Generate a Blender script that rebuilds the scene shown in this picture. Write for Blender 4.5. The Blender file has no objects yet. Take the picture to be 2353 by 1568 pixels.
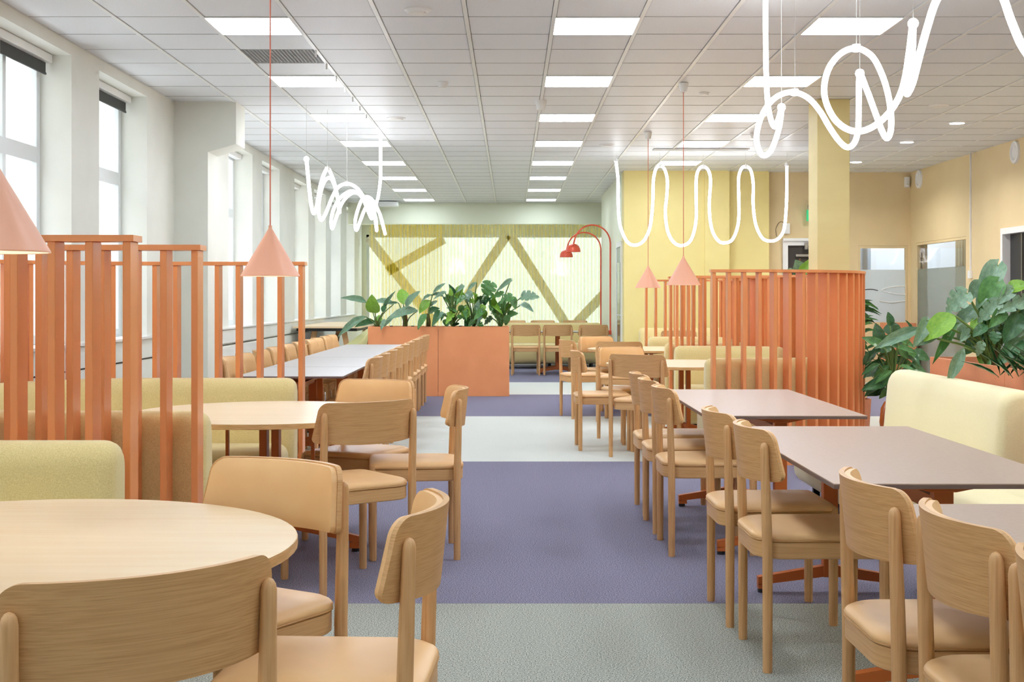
import bpy, bmesh, math, random
from mathutils import Vector, Matrix
from math import sin, cos, pi, radians, sqrt, atan2
S = bpy.context.scene
C = S.collection
rnd = random.Random(7)

# ---------------------------------------------------------------- camera, world, exposure
F, CX, CY, H = 3064.0, 1174.0, 683.0, 1.31      # focal length and vanishing point (2353x1568), eye height
cam = bpy.data.objects.new('camera', bpy.data.cameras.new('camera'))
C.objects.link(cam)
cam.location = (0, 0, H)
cam.rotation_euler = (pi/2, 0, 0)
cam.data.sensor_width = 36.0
cam.data.lens = 36.0*F/2353.0
cam.data.shift_x = (1176.5-CX)/2353.0
cam.data.shift_y = -(784.0-CY)/2353.0
cam.data.clip_start = 0.05
cam.data.clip_end = 200
S.camera = cam
W = bpy.data.worlds.new('overcast_sky')
S.world = W
W.use_nodes = True
bgn = W.node_tree.nodes['Background']
bgn.inputs[0].default_value = (0.86, 0.93, 1.0, 1)
bgn.inputs[1].default_value = 2.6
PANEL_STRENGTH = 10.0
NEON_STRENGTH = 9.0
S.view_settings.view_transform = 'Standard'
S.view_settings.look = 'None'
S.view_settings.gamma = 1.0
S.view_settings.use_curve_mapping = False
S.view_settings.exposure = 0.70
S.cycles.use_denoising = True
S.cycles.max_bounces = 6
S.cycles.diffuse_bounces = 4
S.cycles.glossy_bounces = 3
S.cycles.use_adaptive_sampling = True
S.cycles.adaptive_threshold = 0.12
S.cycles.adaptive_min_samples = 12
S.cycles.transparent_max_bounces = 8
S.cycles.caustics_reflective = False
S.cycles.caustics_refractive = False
S.cycles.sample_clamp_indirect = 8.0

# ---------------------------------------------------------------- helpers
def P(px, py, d):                    # a measured picture point at distance d as a place in the room
    return Vector(((px-CX)*d/F, d, H-(py-CY)*d/F))
def lin(c):
    return tuple(((v/255.0)/12.92 if v/255.0 <= .04045 else ((v/255.0+.055)/1.055)**2.4) for v in c)+(1.0,)
def mat(name, col, rough=.5, col2=None, scale=(8, 8, 8), detail=3.0, metal=0.0, bump=0.0, spec=.5, emit=None, strength=0, sheen=0, ramp=(.35, .65), bdist=.002):
    m = bpy.data.materials.new(name)
    m.use_nodes = True
    nt = m.node_tree
    b = nt.nodes['Principled BSDF']
    b.inputs['Base Color'].default_value = lin(col)
    b.inputs['Roughness'].default_value = rough
    b.inputs['Metallic'].default_value = metal
    b.inputs['Specular IOR Level'].default_value = spec
    if sheen:
        b.inputs['Sheen Weight'].default_value = sheen
    if emit:
        b.inputs['Emission Color'].default_value = lin(emit)
        b.inputs['Emission Strength'].default_value = strength
    if col2 or bump:
        tc = nt.nodes.new('ShaderNodeTexCoord')
        mp = nt.nodes.new('ShaderNodeMapping')
        mp.inputs['Scale'].default_value = scale
        nz = nt.nodes.new('ShaderNodeTexNoise')
        nz.inputs['Scale'].default_value = 1.0
        nz.inputs['Detail'].default_value = detail
        nt.links.new(tc.outputs['Object'], mp.inputs[0])
        nt.links.new(mp.outputs[0], nz.inputs['Vector'])
        if col2:
            cr = nt.nodes.new('ShaderNodeValToRGB')
            cr.color_ramp.elements[0].position = ramp[0]
            cr.color_ramp.elements[1].position = ramp[1]
            cr.color_ramp.elements[0].color = lin(col2)
            cr.color_ramp.elements[1].color = lin(col)
            nt.links.new(nz.outputs['Fac'], cr.inputs[0])
            nt.links.new(cr.outputs[0], b.inputs['Base Color'])
        if bump:
            bp = nt.nodes.new('ShaderNodeBump')
            bp.inputs['Strength'].default_value = bump
            bp.inputs['Distance'].default_value = bdist
            nt.links.new(nz.outputs['Fac'], bp.inputs['Height'])
            nt.links.new(bp.outputs[0], b.inputs['Normal'])
    return m
def see_through(name, col, alpha, rough=.05, frost=False, translucent=False):
    m = bpy.data.materials.new(name)
    m.use_nodes = True
    nt = m.node_tree
    out = nt.nodes['Material Output']
    nt.nodes.remove(nt.nodes['Principled BSDF'])
    tr = nt.nodes.new('ShaderNodeBsdfTransparent')
    tr.inputs[0].default_value = (1, 1, 1, 1)
    if translucent:
        a = nt.nodes.new('ShaderNodeBsdfTranslucent'); a.inputs[0].default_value = lin(col)
        c = nt.nodes.new('ShaderNodeBsdfDiffuse'); c.inputs[0].default_value = lin(col)
        g = nt.nodes.new('ShaderNodeMixShader'); g.inputs[0].default_value = .5
        nt.links.new(a.outputs[0], g.inputs[1]); nt.links.new(c.outputs[0], g.inputs[2])
    elif frost:
        g = nt.nodes.new('ShaderNodeBsdfPrincipled')
        g.inputs['Base Color'].default_value = lin(col); g.inputs['Roughness'].default_value = rough
    else:
        g = nt.nodes.new('ShaderNodeBsdfGlossy'); g.inputs[0].default_value = lin(col); g.inputs['Roughness'].default_value = rough
    mx = nt.nodes.new('ShaderNodeMixShader'); mx.inputs[0].default_value = alpha
    nt.links.new(tr.outputs[0], mx.inputs[1]); nt.links.new(g.outputs[0], mx.inputs[2])
    nt.links.new(mx.outputs[0], out.inputs[0])
    return m

class MB:                                                    # collects shapes and links them as ONE mesh object
    def __init__(s): s.v = []; s.f = []
    def add(s, vs, fs):
        n = len(s.v); s.v += [tuple(x) for x in vs]; s.f += [tuple(i+n for i in q) for q in fs]; return s
    def box(s, x0, x1, y0, y1, z0, z1, M=None):
        vs = [Vector((x, y, z)) for z in (z0, z1) for y in (y0, y1) for x in (x0, x1)]
        if M is not None: vs = [M @ v for v in vs]
        return s.add(vs, [(0, 2, 3, 1), (4, 5, 7, 6), (0, 1, 5, 4), (2, 6, 7, 3), (0, 4, 6, 2), (1, 3, 7, 5)])
    def tube(s, pts, r, n=12, cap=True, closed=False):
        pts = [Vector(p) for p in pts]; m = len(pts)
        rs = r if isinstance(r, (list, tuple)) else [r]*m
        T = []
        for i in range(m):
            a = pts[(i-1) % m] if (closed or i > 0) else pts[i]
            b = pts[(i+1) % m] if (closed or i < m-1) else pts[i]
            t = (b-a); T.append(t.normalized() if t.length > 1e-9 else (T[-1] if T else Vector((0, 0, 1))))
        up = Vector((0, 0, 1)) if abs(T[0].z) < .9 else Vector((0, 1, 0))
        u = T[0].cross(up).normalized(); vs = []
        for i in range(m):
            u = (u - T[i]*u.dot(T[i])).normalized(); w = T[i].cross(u)
            for k in range(n):
                a = 2*pi*k/n; vs.append(pts[i]+(u*cos(a)+w*sin(a))*rs[i])
        fs = []
        for i in range(m if closed else m-1):
            j = (i+1) % m
            for k in range(n):
                k2 = (k+1) % n
                fs.append((i*n+k, i*n+k2, j*n+k2, j*n+k))
        if cap and not closed:
            fs.append(tuple(range(n-1, -1, -1))); fs.append(tuple((m-1)*n+k for k in range(n)))
        return s.add(vs, fs)
    def lathe(s, prof, c=(0, 0, 0), n=24):
        vs = []
        for r, z in prof:
            for k in range(n):
                a = 2*pi*k/n; vs.append((c[0]+r*cos(a), c[1]+r*sin(a), c[2]+z))
        fs = []
        for i in range(len(prof)-1):
            for k in range(n):
                k2 = (k+1) % n; fs.append((i*n+k, i*n+k2, (i+1)*n+k2, (i+1)*n+k))
        return s.add(vs, fs)
    def prism(s, out, z0, z1, flat=True):                    # outline in xy
        n = len(out)
        vs = [(x, y, z0) for x, y in out]+[(x, y, z1) for x, y in out]
        return s.add(vs, [tuple(range(n-1, -1, -1)), tuple(range(n, 2*n))]+[(i, (i+1) % n, n+(i+1) % n, n+i) for i in range(n)])
    def rings(s, rs, cap=True):                              # stacked closed rings of equal length
        n = len(rs[0]); vs = [v for r in rs for v in r]; fs = []
        for i in range(len(rs)-1):
            for k in range(n):
                k2 = (k+1) % n; fs.append((i*n+k, i*n+k2, (i+1)*n+k2, (i+1)*n+k))
        if cap: fs += [tuple(range(n-1, -1, -1)), tuple((len(rs)-1)*n+k for k in range(n))]
        return s.add(vs, fs)
    def ball(s, c, r, n=12):
        prof = [(max(.0005, r*sin(pi*i/8)), -r*cos(pi*i/8)) for i in range(9)]
        return s.lathe(prof, c, n)
    def build(s, name, m=None, parent=None, smooth=False, bevel=0, seg=2, recalc=True):
        me = bpy.data.meshes.new(name); me.from_pydata(s.v, [], s.f)
        bm = bmesh.new(); bm.from_mesh(me)
        if recalc: bmesh.ops.recalc_face_normals(bm, faces=bm.faces)
        if bevel:
            ed = [e for e in bm.edges if len(e.link_faces) == 2 and e.calc_face_angle(0) > .6]
            bmesh.ops.bevel(bm, geom=ed, offset=bevel, segments=seg, affect='EDGES', profile=.7)
        bm.to_mesh(me); bm.free()
        if smooth:
            me.polygons.foreach_set('use_smooth', [True]*len(me.polygons))
            try: me.set_sharp_from_angle(angle=radians(38 if smooth is True else smooth))
            except Exception: pass
        me.materials.append(m)
        o = bpy.data.objects.new(name, me); C.objects.link(o)
        if parent: o.parent = parent
        return o
def tag(o, label=None, cat=None, group=None, kind=None):
    if label: o['label'] = label
    if cat: o['category'] = cat
    if group: o['group'] = group
    if kind: o['kind'] = kind
    return o
def thing(name, label, cat, loc=(0, 0, 0), rz=0, group=None):
    o = bpy.data.objects.new(name, None); C.objects.link(o)
    o.location = loc; o.rotation_euler = (0, 0, rz); o.empty_display_size = .1
    return tag(o, label, cat, group)
def kids(o): return [c for c in bpy.data.objects if c.parent == o]
def dup(root, loc, rz, label, group=None):
    r = root.copy(); C.objects.link(r); r.location = loc; r.rotation_euler = (0, 0, rz); r['label'] = label
    if group: r['group'] = group
    for ch in TREE[root.name]:
        c = ch[0].copy(); C.objects.link(c); c.parent = r
        for g in ch[1]:
            d = g.copy(); C.objects.link(d); d.parent = c
    return r
TREE = {}
def remember(root): TREE[root.name] = [(c, kids(c)) for c in kids(root)]
ORD = ['first', 'second', 'third', 'fourth', 'fifth', 'sixth', 'seventh', 'eighth', 'ninth', 'tenth', 'eleventh', 'twelfth']
def cr(pts, n=8):                                             # Catmull-Rom through points
    pts = [Vector(p) for p in pts]; q = [2*pts[0]-pts[1]]+pts+[2*pts[-1]-pts[-2]]; out = []
    for i in range(1, len(q)-2):
        a, b, c, d = q[i-1:i+3]
        for k in range(n):
            t = k/n; out.append(.5*((2*b)+(c-a)*t+(2*a-5*b+4*c-d)*t*t+(3*b-a-3*c+d)*t**3))
    return out+[pts[-1]]

# ---------------------------------------------------------------- materials
M_ceil = mat('ceiling_tile_white', (230, 232, 234), .45, (225, 227, 229), (90, 90, 90), spec=.35)
M_grid = mat('ceiling_grid_white', (232, 232, 228), .35)
M_wallL = mat('white_plaster', (236, 236, 226), .7, (232, 232, 222), (3, 3, 3))
M_wallY = mat('yellow_paint', (238, 220, 148), .6, (234, 215, 142), (2, 2, 2))
M_wallB = mat('beige_paint', (230, 208, 162), .6, (226, 203, 157), (2, 2, 2))
M_col = mat('pale_yellow_paint', (234, 216, 156), .6, (230, 211, 151), (2, 2, 6))
M_wallG = mat('green_white_paint', (230, 232, 206), .65)
M_white = mat('white_lacquer', (238, 238, 236), .35)
M_frame = mat('window_frame_white', (232, 236, 236), .35)
M_purple = mat('purple_carpet', (166, 161, 182), 1, (84, 81, 98), (200, 200, 200), 2, spec=.05)
M_green = mat('grey_green_carpet', (208, 209, 198), 1, (102, 105, 97), (200, 200, 200), 2, spec=.05)
M_light = mat('pale_grey_carpet', (232, 233, 226), 1, (186, 188, 180), (200, 200, 200), 2, spec=.05)
def wood(name, c1, c2, sc): return mat(name, c1, .42, c2, sc, 5, bump=.06, ramp=(.3, .6), bdist=.001)
M_woodV = wood('ash_wood_upright', (226, 178, 124), (208, 154, 99), (130, 130, 4))
M_woodH = wood('ash_wood_lying', (222, 174, 118), (204, 152, 96), (3.5, 40, 330))
M_seatw = wood('ash_wood_apron', (224, 178, 122), (208, 156, 102), (5, 5, 300))
M_leather = mat('tan_leather', (242, 196, 138), .42, (238, 190, 132), (6, 6, 6), bump=0.0)
M_pipe = mat('tan_piping', (200, 150, 92), .5)
M_top = mat('light_oak_table_top', (238, 212, 174), .38, (234, 204, 162), (2, 30, 30), 4)
M_topedge = mat('light_oak_edge', (224, 184, 130), .45, (206, 162, 106), (14, 14, 120))
M_taupe = mat('taupe_linoleum', (186, 160, 142), .36, (181, 155, 137), (60, 60, 60), spec=.4)
M_grey = mat('grey_linoleum', (190, 182, 180), .35, (184, 176, 174), (60, 60, 60), spec=.4)
M_edge = mat('dark_taupe_edge', (120, 98, 90), .5)
M_base = mat('rust_orange_metal', (196, 104, 48), .4, spec=.4)
M_black = mat('black_rubber', (32, 30, 30), .5)
M_orange = mat('orange_lacquered_wood', (244, 158, 100), .28, (240, 152, 94), (12, 12, 2), spec=.5)
M_planter = mat('orange_planter_board', (250, 166, 110), .5, (246, 161, 105), (4, 4, 4))
M_planterR = mat('terracotta_planter_board', (224, 144, 102), .5, (216, 136, 95), (4, 4, 4))
M_sofa = mat('pale_lime_wool', (242, 221, 160), .95, (226, 203, 140), (260, 260, 260), 2, sheen=.4, spec=.1)
M_sofaR = mat('cream_yellow_wool', (246, 232, 186), .95, (238, 222, 172), (260, 260, 260), 2, sheen=.4, spec=.1)
M_shade = mat('peach_lamp_enamel', (248, 182, 150), .4)
M_shadein = mat('white_lamp_inside', (250, 246, 236), .5)
M_cord = mat('coral_cord', (222, 128, 104), .6)
M_bulb = mat('glowing_bulb', (255, 244, 225), .5, emit=(255, 240, 215), strength=14)
M_panel = mat('glowing_diffuser', (255, 255, 255), .5, emit=(226, 240, 255), strength=PANEL_STRENGTH)
M_neon = mat('glowing_tube', (255, 255, 255), .5, emit=(244, 248, 255), strength=NEON_STRENGTH)
M_wire = mat('steel_wire', (205, 205, 200), .4, metal=.3)
M_arc = mat('coral_lamp_metal', (236, 92, 62), .4)
M_leaf = mat('leaf_green', (96, 146, 76), .36, (74, 124, 64), (9, 9, 9), spec=.5)
M_leafB = mat('leaf_bright_green', (140, 184, 62), .42, (118, 166, 54), (9, 9, 9))
M_leafG = mat('leaf_blue_green', (134, 164, 132), .32, (110, 144, 116), (9, 9, 9), spec=.55)
M_leafD = mat('leaf_dark_green', (70, 116, 68), .34, (52, 96, 56), (9, 9, 9))
M_stem = mat('stem_green', (108, 134, 66), .5)
M_trunk = mat('stem_brown', (134, 96, 60), .7, (104, 74, 44), (30, 30, 30))
M_soil = mat('potting_soil', (58, 42, 30), 1, (38, 28, 20), (60, 60, 60))
M_dark = mat('dark_door_paint', (62, 56, 52), .45)
M_blind = mat('charcoal_blind_fabric', (78, 80, 78), .9)
M_chrome = mat('brushed_steel', (190, 190, 188), .3, metal=.9)
M_glass = see_through('clear_glass', (255, 255, 255), .10, .02)
M_frost = see_through('frosted_glass', (226, 234, 236), .72, .25, frost=True)
M_sheer = see_through('sheer_yellow_voile', (255, 228, 96), .50, translucent=True)
_nt = M_sheer.node_tree; _lw = _nt.nodes.new('ShaderNodeLayerWeight'); _lw.inputs[0].default_value = .35
_mr = _nt.nodes.new('ShaderNodeMapRange'); _mr.inputs['To Min'].default_value = .20; _mr.inputs['To Max'].default_value = .85      # gauze hides more where a fold is seen edge on
_nt.links.new(_lw.outputs['Facing'], _mr.inputs['Value'])
_nt.links.new(_mr.outputs['Result'], [n for n in _nt.nodes if n.type == 'MIX_SHADER' and n.outputs[0].links[0].to_node.type == 'OUTPUT_MATERIAL'][0].inputs[0])
M_shell = mat('pale_green_shell', (214, 210, 150), .5)
M_brick = mat('pale_brick', (222, 220, 212), .9, (202, 198, 190), (6, 6, 14))
M_terra = mat('terracotta', (196, 124, 92), .6, (186, 114, 84), (20, 20, 20))
M_glaze = mat('burnt_orange_glaze', (178, 84, 28), .2)
M_exit = mat('exit_sign_green', (40, 170, 110), .5, emit=(60, 200, 130), strength=.35)
M_exitw = mat('exit_sign_white', (245, 250, 245), .5, emit=(240, 255, 245), strength=.7)

# ---------------------------------------------------------------- room shell
ZC = 3.22
XL, XR = -3.295, 6.13
floor = tag(MB().box(-3.7, 7.2, -3.2, 30.8, -.12, -.012).build('floor', M_light), kind='structure')
strips = [(-3.2, 5.70, M_green), (5.70, 10.62, M_purple), (10.62, 14.65, M_light), (14.65, 17.92, M_purple),
          (17.92, 20.5, M_light), (20.5, 25.9, M_purple), (25.9, 30.8, M_light)]
for a, b, m in strips:
    MB().box(-3.7, 7.2, a, b-.002, -.012, 0).build('carpet_strip', m, floor)
ceil = tag(MB().box(-3.7, 7.2, -3.2, 30.8, 3.26, 3.4).build('ceiling', M_ceil), kind='structure')
GX0, GY0 = -3.306, 9.10-.6*21
panels = {}                                                   # ceiling cells taken by lamps or grilles
for j in range(-4, 8):
    yj = 9.10+2.4*j
    if yj < -3.2: continue
    panels[(round((-2.106-GX0)/.6), round((yj-GY0)/.6))] = ('left', j)
    panels[(round((.294-GX0)/.6), round((yj-GY0)/.6))] = ('middle', j)
    if j < 5: panels[(round((2.094-GX0)/.6), round((yj-GY0)/.6))] = ('right', j)
vent_cell = (round((-2.106-GX0)/.6), round((10.30-GY0)/.6))
tile_me = None
rest = MB(); count = 0
cells = []
for ix in range(-1, 17):
    for iy in range(0, 57):
        x0, y0 = GX0+.6*ix, GY0+.6*iy
        if (ix, iy) in panels or (ix, iy) == vent_cell: continue
        if x0 < -3.4 or x0 > 6.3 or y0 > 30.3: continue
        if y0 > 20.3 and x0 > 1.8: continue
        seen = y0 > 8.3 and abs((x0+.3)/(y0+.3)) < .41
        cells.append((0 if seen else 1, y0, x0))
cells.sort()
for k, (u, y0, x0) in enumerate(cells):
    if u == 0 and count < 290:
        count += 1
        if tile_me is None:
            t = MB().box(-.283, .283, -.2965, .2965, 0, .018).build('ceiling_tile', M_ceil, ceil, bevel=.003, seg=1)
            tile_me = t.data
        else:
            t = bpy.data.objects.new('ceiling_tile', tile_me); C.objects.link(t); t.parent = ceil
        t.location = (x0+.3, y0+.3, ZC+.004+rnd.uniform(-.0008, .0008))
    else:
        rest.box(x0+.017, x0+.583, y0+.0035, y0+.5965, ZC+.004, ZC+.022)
tag(rest.build('distant_ceiling_tiles', M_ceil, ceil), kind='stuff')
for ix in range(0, 17):
    x0 = GX0+.6*ix
    y1 = 20.2 if x0 > 1.9 else 30.6
    MB().box(x0-.014, x0+.014, -3.1, y1, ZC-.002, ZC+.03).build('ceiling_bar', M_grid, ceil)

M_joint = mat('tile_joint_grey', (176, 176, 172), .5)
for iy in range(0, 57):
    y0 = GY0+.6*iy
    if -3 < y0 < 30.3: MB().box(-3.29, 6.12 if y0 < 20.2 else 1.85, y0-.0035, y0+.0035, ZC+.002, ZC+.03).build('cross_bar', M_joint, ceil)
# left wall with deep window niches
niches = [(-1.8, -.4), (.27, 1.67), (2.39, 3.79), (4.46, 5.86), (6.53, 7.93), (8.6, 10.0), (10.67, 12.07), (13.7, 14.9),
          (15.56, 17.0), (17.65, 19.0), (20.3, 21.7), (22.35, 23.75), (24.4, 25.8), (26.7, 28.1)]
ZN, ZS = 3.125, .957
wl = MB()
ys = [-3.2]+[v for n in niches for v in n]+[30.8]
for i in range(0, len(ys), 2): wl.box(-3.75, XL, ys[i], ys[i+1], 0, 3.26)
for a, b in niches:
    wl.box(-3.75, XL, a, b, ZN, 3.26); wl.box(-3.75, XL, a, b, 0, ZS-.02)
wall_left = tag(wl.build('wall_left', M_wallL), kind='structure')
MB().box(-3.6, XL+.03, -3.1, 12.95, ZS-.02, ZS).box(-3.6, XL+.03, 13.6, 28.55, ZS-.02, ZS).build('window_sill', M_white, wall_left)
MB().box(XL-.01, XL+.004, -3.1, 12.95, .75, .762).box(XL-.01, XL+.004, 13.6, 28.4, .75, .762).build('dark_groove', M_black, wall_left)
MB().box(XL, XL+.012, 13.6, 28.4, .12, .735).box(XL, XL+.012, 13.6, 28.4, .775, .93).build('panel_board', M_wallL, wall_left)
for i, (a, b) in enumerate(niches):
    w = thing('window_%d' % (i+1), None, None, (-3.56, a, ZS)); tag(w, kind='structure'); L = b-a; HT = ZN-ZS; zt = 2.37-ZS
    fr = MB().box(-.03, .03, 0, .07, 0, HT).box(-.03, .03, L-.07, L, 0, HT).box(-.03, .03, .07, L-.07, HT-.09, HT)
    fr.box(-.03, .03, .07, L-.07, 0, .07).box(-.03, .03, .07, L-.07, zt-.06, zt+.06).box(-.028, .028, L/2-.03, L/2+.03, .07, HT-.09)
    fr.build('window_frame', M_frame, w, bevel=.004, seg=1)
    MB().box(-.006, .0, .07, L-.07, .07, HT-.09).build('pane', M_glass, w)
    MB().box(.05, .13, .02, L-.02, HT-.065, HT-.002).build('blind_cassette', M_white, w, bevel=.01)
    if i < 8: MB().box(.085, .088, .05, L-.05, HT-.14, HT-.065).box(.08, .094, .05, L-.05, HT-.155, HT-.14).build('blind_fabric', M_blind, w)
# pier and ceiling beam on the left wall
pier = MB().box(XL, -2.966, 13.05, 13.48, 0, 2.73)
pier.add([(x, y, z) for x, z in ((XL, 2.73), (-2.966, 2.73), (-2.69, 2.81), (-2.69, ZC+.01), (XL, ZC+.01)) for y in (13.05, 13.48)],
         [(0, 2, 4, 6, 8), (9, 7, 5, 3, 1), (0, 1, 3, 2), (2, 3, 5, 4), (4, 5, 7, 6), (6, 7, 9, 8), (8, 9, 1, 0)])
tag(pier.build('trim_1', M_wallL), kind='structure')
# end beam and window wall behind the curtain
tag(MB().box(XL, 3.6, 27.0, 27.25, 2.79, 3.26).build('trim_2', M_wallG), kind='structure')
wf = MB().box(-3.75, 3.6, 29.5, 29.7, 2.69, 3.26).box(-3.75, 3.6, 29.5, 29.7, 0, .35).box(-3.75, -3.2, 29.5, 29.7, .35, 2.69).box(3.3, 3.6, 29.5, 29.7, .35, 2.69)
tag(wf.build('wall_far', M_wallG), kind='structure')
w = W20 = tag(thing('window_20', None, None, (0, 29.55, .35)), kind='structure')
fr = MB()
for x in (-3.2, 3.24): fr.box(x, x+.06, 0, .06, 0, 2.34)
fr.box(-3.2, 3.3, 0, .06, 0, .06).box(-3.2, 3.3, 0, .06, 2.28, 2.34)
fr.build('window_frame', M_frame, w)
MB().box(-3.14, 3.24, .028, .034, .06, 2.28).build('pane', see_through('clear_glass_far', (255, 255, 255), .03, .02), w)
tag(MB().box(3.6, 3.8, 25.2, 29.7, 0, 3.26).build('wall_far_side', M_wallG), kind='structure')
tag(MB().box(1.713, 1.9, 20.601, 25.2, 0, 3.26).build('wall_inner', M_wallG), kind='structure')
tag(MB().box(1.901, 3.8, 25.0, 25.2, 0, 3.26).build('wall_inner_end', M_wallG), kind='structure')
# yellow back wall, stepping back to the beige wall
tag(MB().box(1.713, 3.303, 20.19, 20.6, 0, 3.259).build('wall_back_yellow', M_wallY), kind='structure')
tag(MB().box(2.93, 3.303, 20.15, 20.2, 0, 3.26).build('trim_3', M_wallY), kind='structure')
tag(MB().box(3.303, 3.93, 20.3, 20.6, 0, 3.26).build('wall_back_recess', M_wallY), kind='structure')
DW = 20.45
wb = MB().box(3.93, 4.16, DW, DW+.15, 0, 3.26).box(4.16, 5.1, DW, DW+.15, 2.2, 3.26).box(5.1, 5.33, DW, DW+.15, 0, 3.26)
wb.box(5.33, 6.08, DW, DW+.15, 2.10, 3.26).box(5.33, 6.08, DW, DW+.15, 0, .896).box(6.08, 6.3, DW, DW+.15, 0, 3.26)
tag(wb.build('wall_back_beige', M_wallB), kind='structure')
wr = MB().box(XR, XR+.17, -3.2, 15.2, 0, 3.26).box(XR, XR+.17, 15.2, 16.65, 2.165, 3.26).box(XR, XR+.17, 16.65, 17.95, 0, 3.26)
wr.box(XR, XR+.17, 17.95, 20.17, 2.13, 3.26).box(XR, XR+.17, 17.95, 20.17, 0, .1).box(XR, XR+.17, 20.17, 20.45, 0, 3.26)
wall_right = tag(wr.build('wall_right', M_wallB), kind='structure')
tag(MB().box(-3.75, 6.3, -3.4, -3.2, 0, 3.26).build('wall_near', M_wallL), kind='structure')
# column
col = MB().box(2.957, 3.27, 12.87, 13.25, 0, ZC+.003)
tag(col.build('trim_4', M_col, bevel=.004, seg=1), kind='structure')
# interior windows
def inner_window(name, M, L, z0, z1, zf, frost_m):
    w = tag(thing(name, None, None), kind='structure'); w.matrix_world = M
    e = .002; f = MB().box(e, L-e, .004, .06, z1-.04, z1-e).box(e, L-e, .004, .06, z0+e, z0+.03).box(e, .03, .004, .06, z0+.03, z1-.04).box(L-.03, L-e, .004, .06, z0+.03, z1-.04)
    f.build('window_frame', M_wallB, w)
    MB().box(.03, L-.03, .02, .026, z0+.03, z1-.04).build('pane', M_glass, w)
    MB().box(.03, L-.03, .012, .016, z0+.03, zf).build('frosted_film', frost_m, w)
    return w
w1 = inner_window('window_21', Matrix.Translation((5.33, DW, 0)), .75, .896, 2.10, 1.73, M_frost)
def arcs(pts, r, name, m, parent): return MB().tube(cr(pts, 6), r, 5).build(name, m, parent)
arcs([(.05, .008, 1.42), (.2, .008, 1.43), (.30, .008, 1.41)], .006, 'film_print', M_dark, w1)
arcs([(.73, .008, 1.475), (.55, .008, 1.47), (.36, .008, 1.415), (.55, .008, 1.36), (.73, .008, 1.345)], .008, 'film_print', M_white, w1)
arcs([(.32, .008, 1.25), (.5, .008, 1.225), (.73, .008, 1.25)], .008, 'film_print', M_white, w1)
M_frost2 = see_through('greenish_frosted_glass', (150, 156, 140), .6, .25, frost=True)
inner_window('window_22', Matrix.Translation((XR, 20.17, 0)) @ Matrix.Rotation(-pi/2, 4, 'Z'), 2.22, .1, 2.13, 1.73, M_frost2)
# rooms behind the interior windows
nb = MB().box(3.93, 9, 23.2, 23.3, 0, 3.2).box(8.9, 9, 14, 23.2, 0, 3.2).box(3.93, 9, 14.0, 14.1, 0, 3.2).box(6.3, 9, 14, 23.3, -.1, 0).box(3.93, 9, 14, 23.3, 3.2, 3.3) if False else MB().box(3.95, 9, 23.2, 23.3, 0, 3.2).box(8.9, 9, 14, 23.2, 0, 3.2).box(6.3, 8.9, 14.0, 14.1, 0, 3.2).box(3.95, 9, 20.6, 23.3, -.1, 0).box(6.3, 9, 14, 20.6, -.1, 0).box(3.95, 9, 20.6, 23.3, 3.2, 3.3).box(6.3, 9, 14, 20.6, 3.2, 3.3).box(6.3, 8.9, 17.2, 17.3, 0, 3.2)
tag(nb.build('wall_meeting_room', M_white), kind='structure')
t = thing('ceiling_light', 'unseen ceiling lamp added to light the white room behind the two interior windows', 'lamp', (6.6, 21.8, 3.18))  # lamp out of view, added to brighten the room behind the glass
MB().box(-.9, .9, -.5, .5, 0, .02).build('diffuser', M_panel, t)
def drape(name, x0, x1, y, z0, z1, m, parent, amp=.04, wl=.14, axis='x', nz=2):
    n = int((x1-x0)/wl*8); vs = []; r = random.Random(int(abs(x0)*100)); ph = 0
    for i in range(n+1):
        s = x0+(x1-x0)*i/n; ph += 2*pi/8*r.uniform(.75, 1.25)
        o = amp*sin(ph)
        for z in (z0, z1):
            k = 1.0 if z == z0 else .8
            vs.append((s, y+o*k, z) if axis == 'x' else (y+o*k, s, z))
    fs = [(2*i, 2*i+2, 2*i+3, 2*i+1) for i in range(n)]
    return MB().add(vs, fs).build(name, m, parent, smooth=180, recalc=False)
M_gcur = mat('grey_curtain', (150, 156, 162), .9)
M_bcur = mat('beige_curtain', (186, 172, 140), .9)
tag(drape('curtain', 5.15, 6.0, 22.2, .1, 2.7, M_gcur, None), 'grey pleated curtain behind the small interior window', 'curtain')
tag(drape('curtain', 17.5, 21.5, 7.2, .1, 2.6, M_bcur, None, axis='y'), 'beige curtain behind the glass in the right wall', 'curtain')

# doors
d1 = tag(thing('door_1', None, None, (4.16, DW, 0)), kind='structure')
MB().box(.002, .08, -.05, .1, 0, 2.1).box(.86, .938, -.05, .1, 0, 2.1).box(.002, .938, -.05, .1, 2.1, 2.198).box(0, .94, -.09, -.05, 2.17, 2.21).build('door_frame', M_white, d1)
MB().box(.08, .86, .0, .05, 0, 2.1).build('door_leaf', M_dark, d1)
MB().box(.22, .7, -.006, .0, .9, 1.76).build('door_glass', mat('dark_glass', (92, 90, 84), .1), d1)
MB().box(.22, .7, -.012, -.004, 1.74, 1.76).box(.22, .24, -.012, -.004, .9, 1.76).box(.68, .7, -.012, -.004, .9, 1.76).build('glazing_bead', M_chrome, d1)
MB().box(.2, .75, -.06, -.0, 1.93, 1.965).box(.33, .38, -.1, -.05, 2.04, 2.14).box(.36, .8, -.1, -.07, 2.045, 2.065).build('door_closer', M_chrome, d1)
d2 = tag(thing('door_2', None, None, (1.713, 20.45, 0)), kind='structure')
MB().box(-.03, -.001, 0, .07, 0, 2.09).box(-.03, -.001, .83, .9, 0, 2.09).box(-.03, -.001, 0, .9, 2.09, 2.17).build('door_frame', M_white, d2)
MB().box(-.02, -.001, .07, .83, 0, 2.09).build('door_leaf', mat('grey_green_door', (170, 180, 160), .5), d2)
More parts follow.
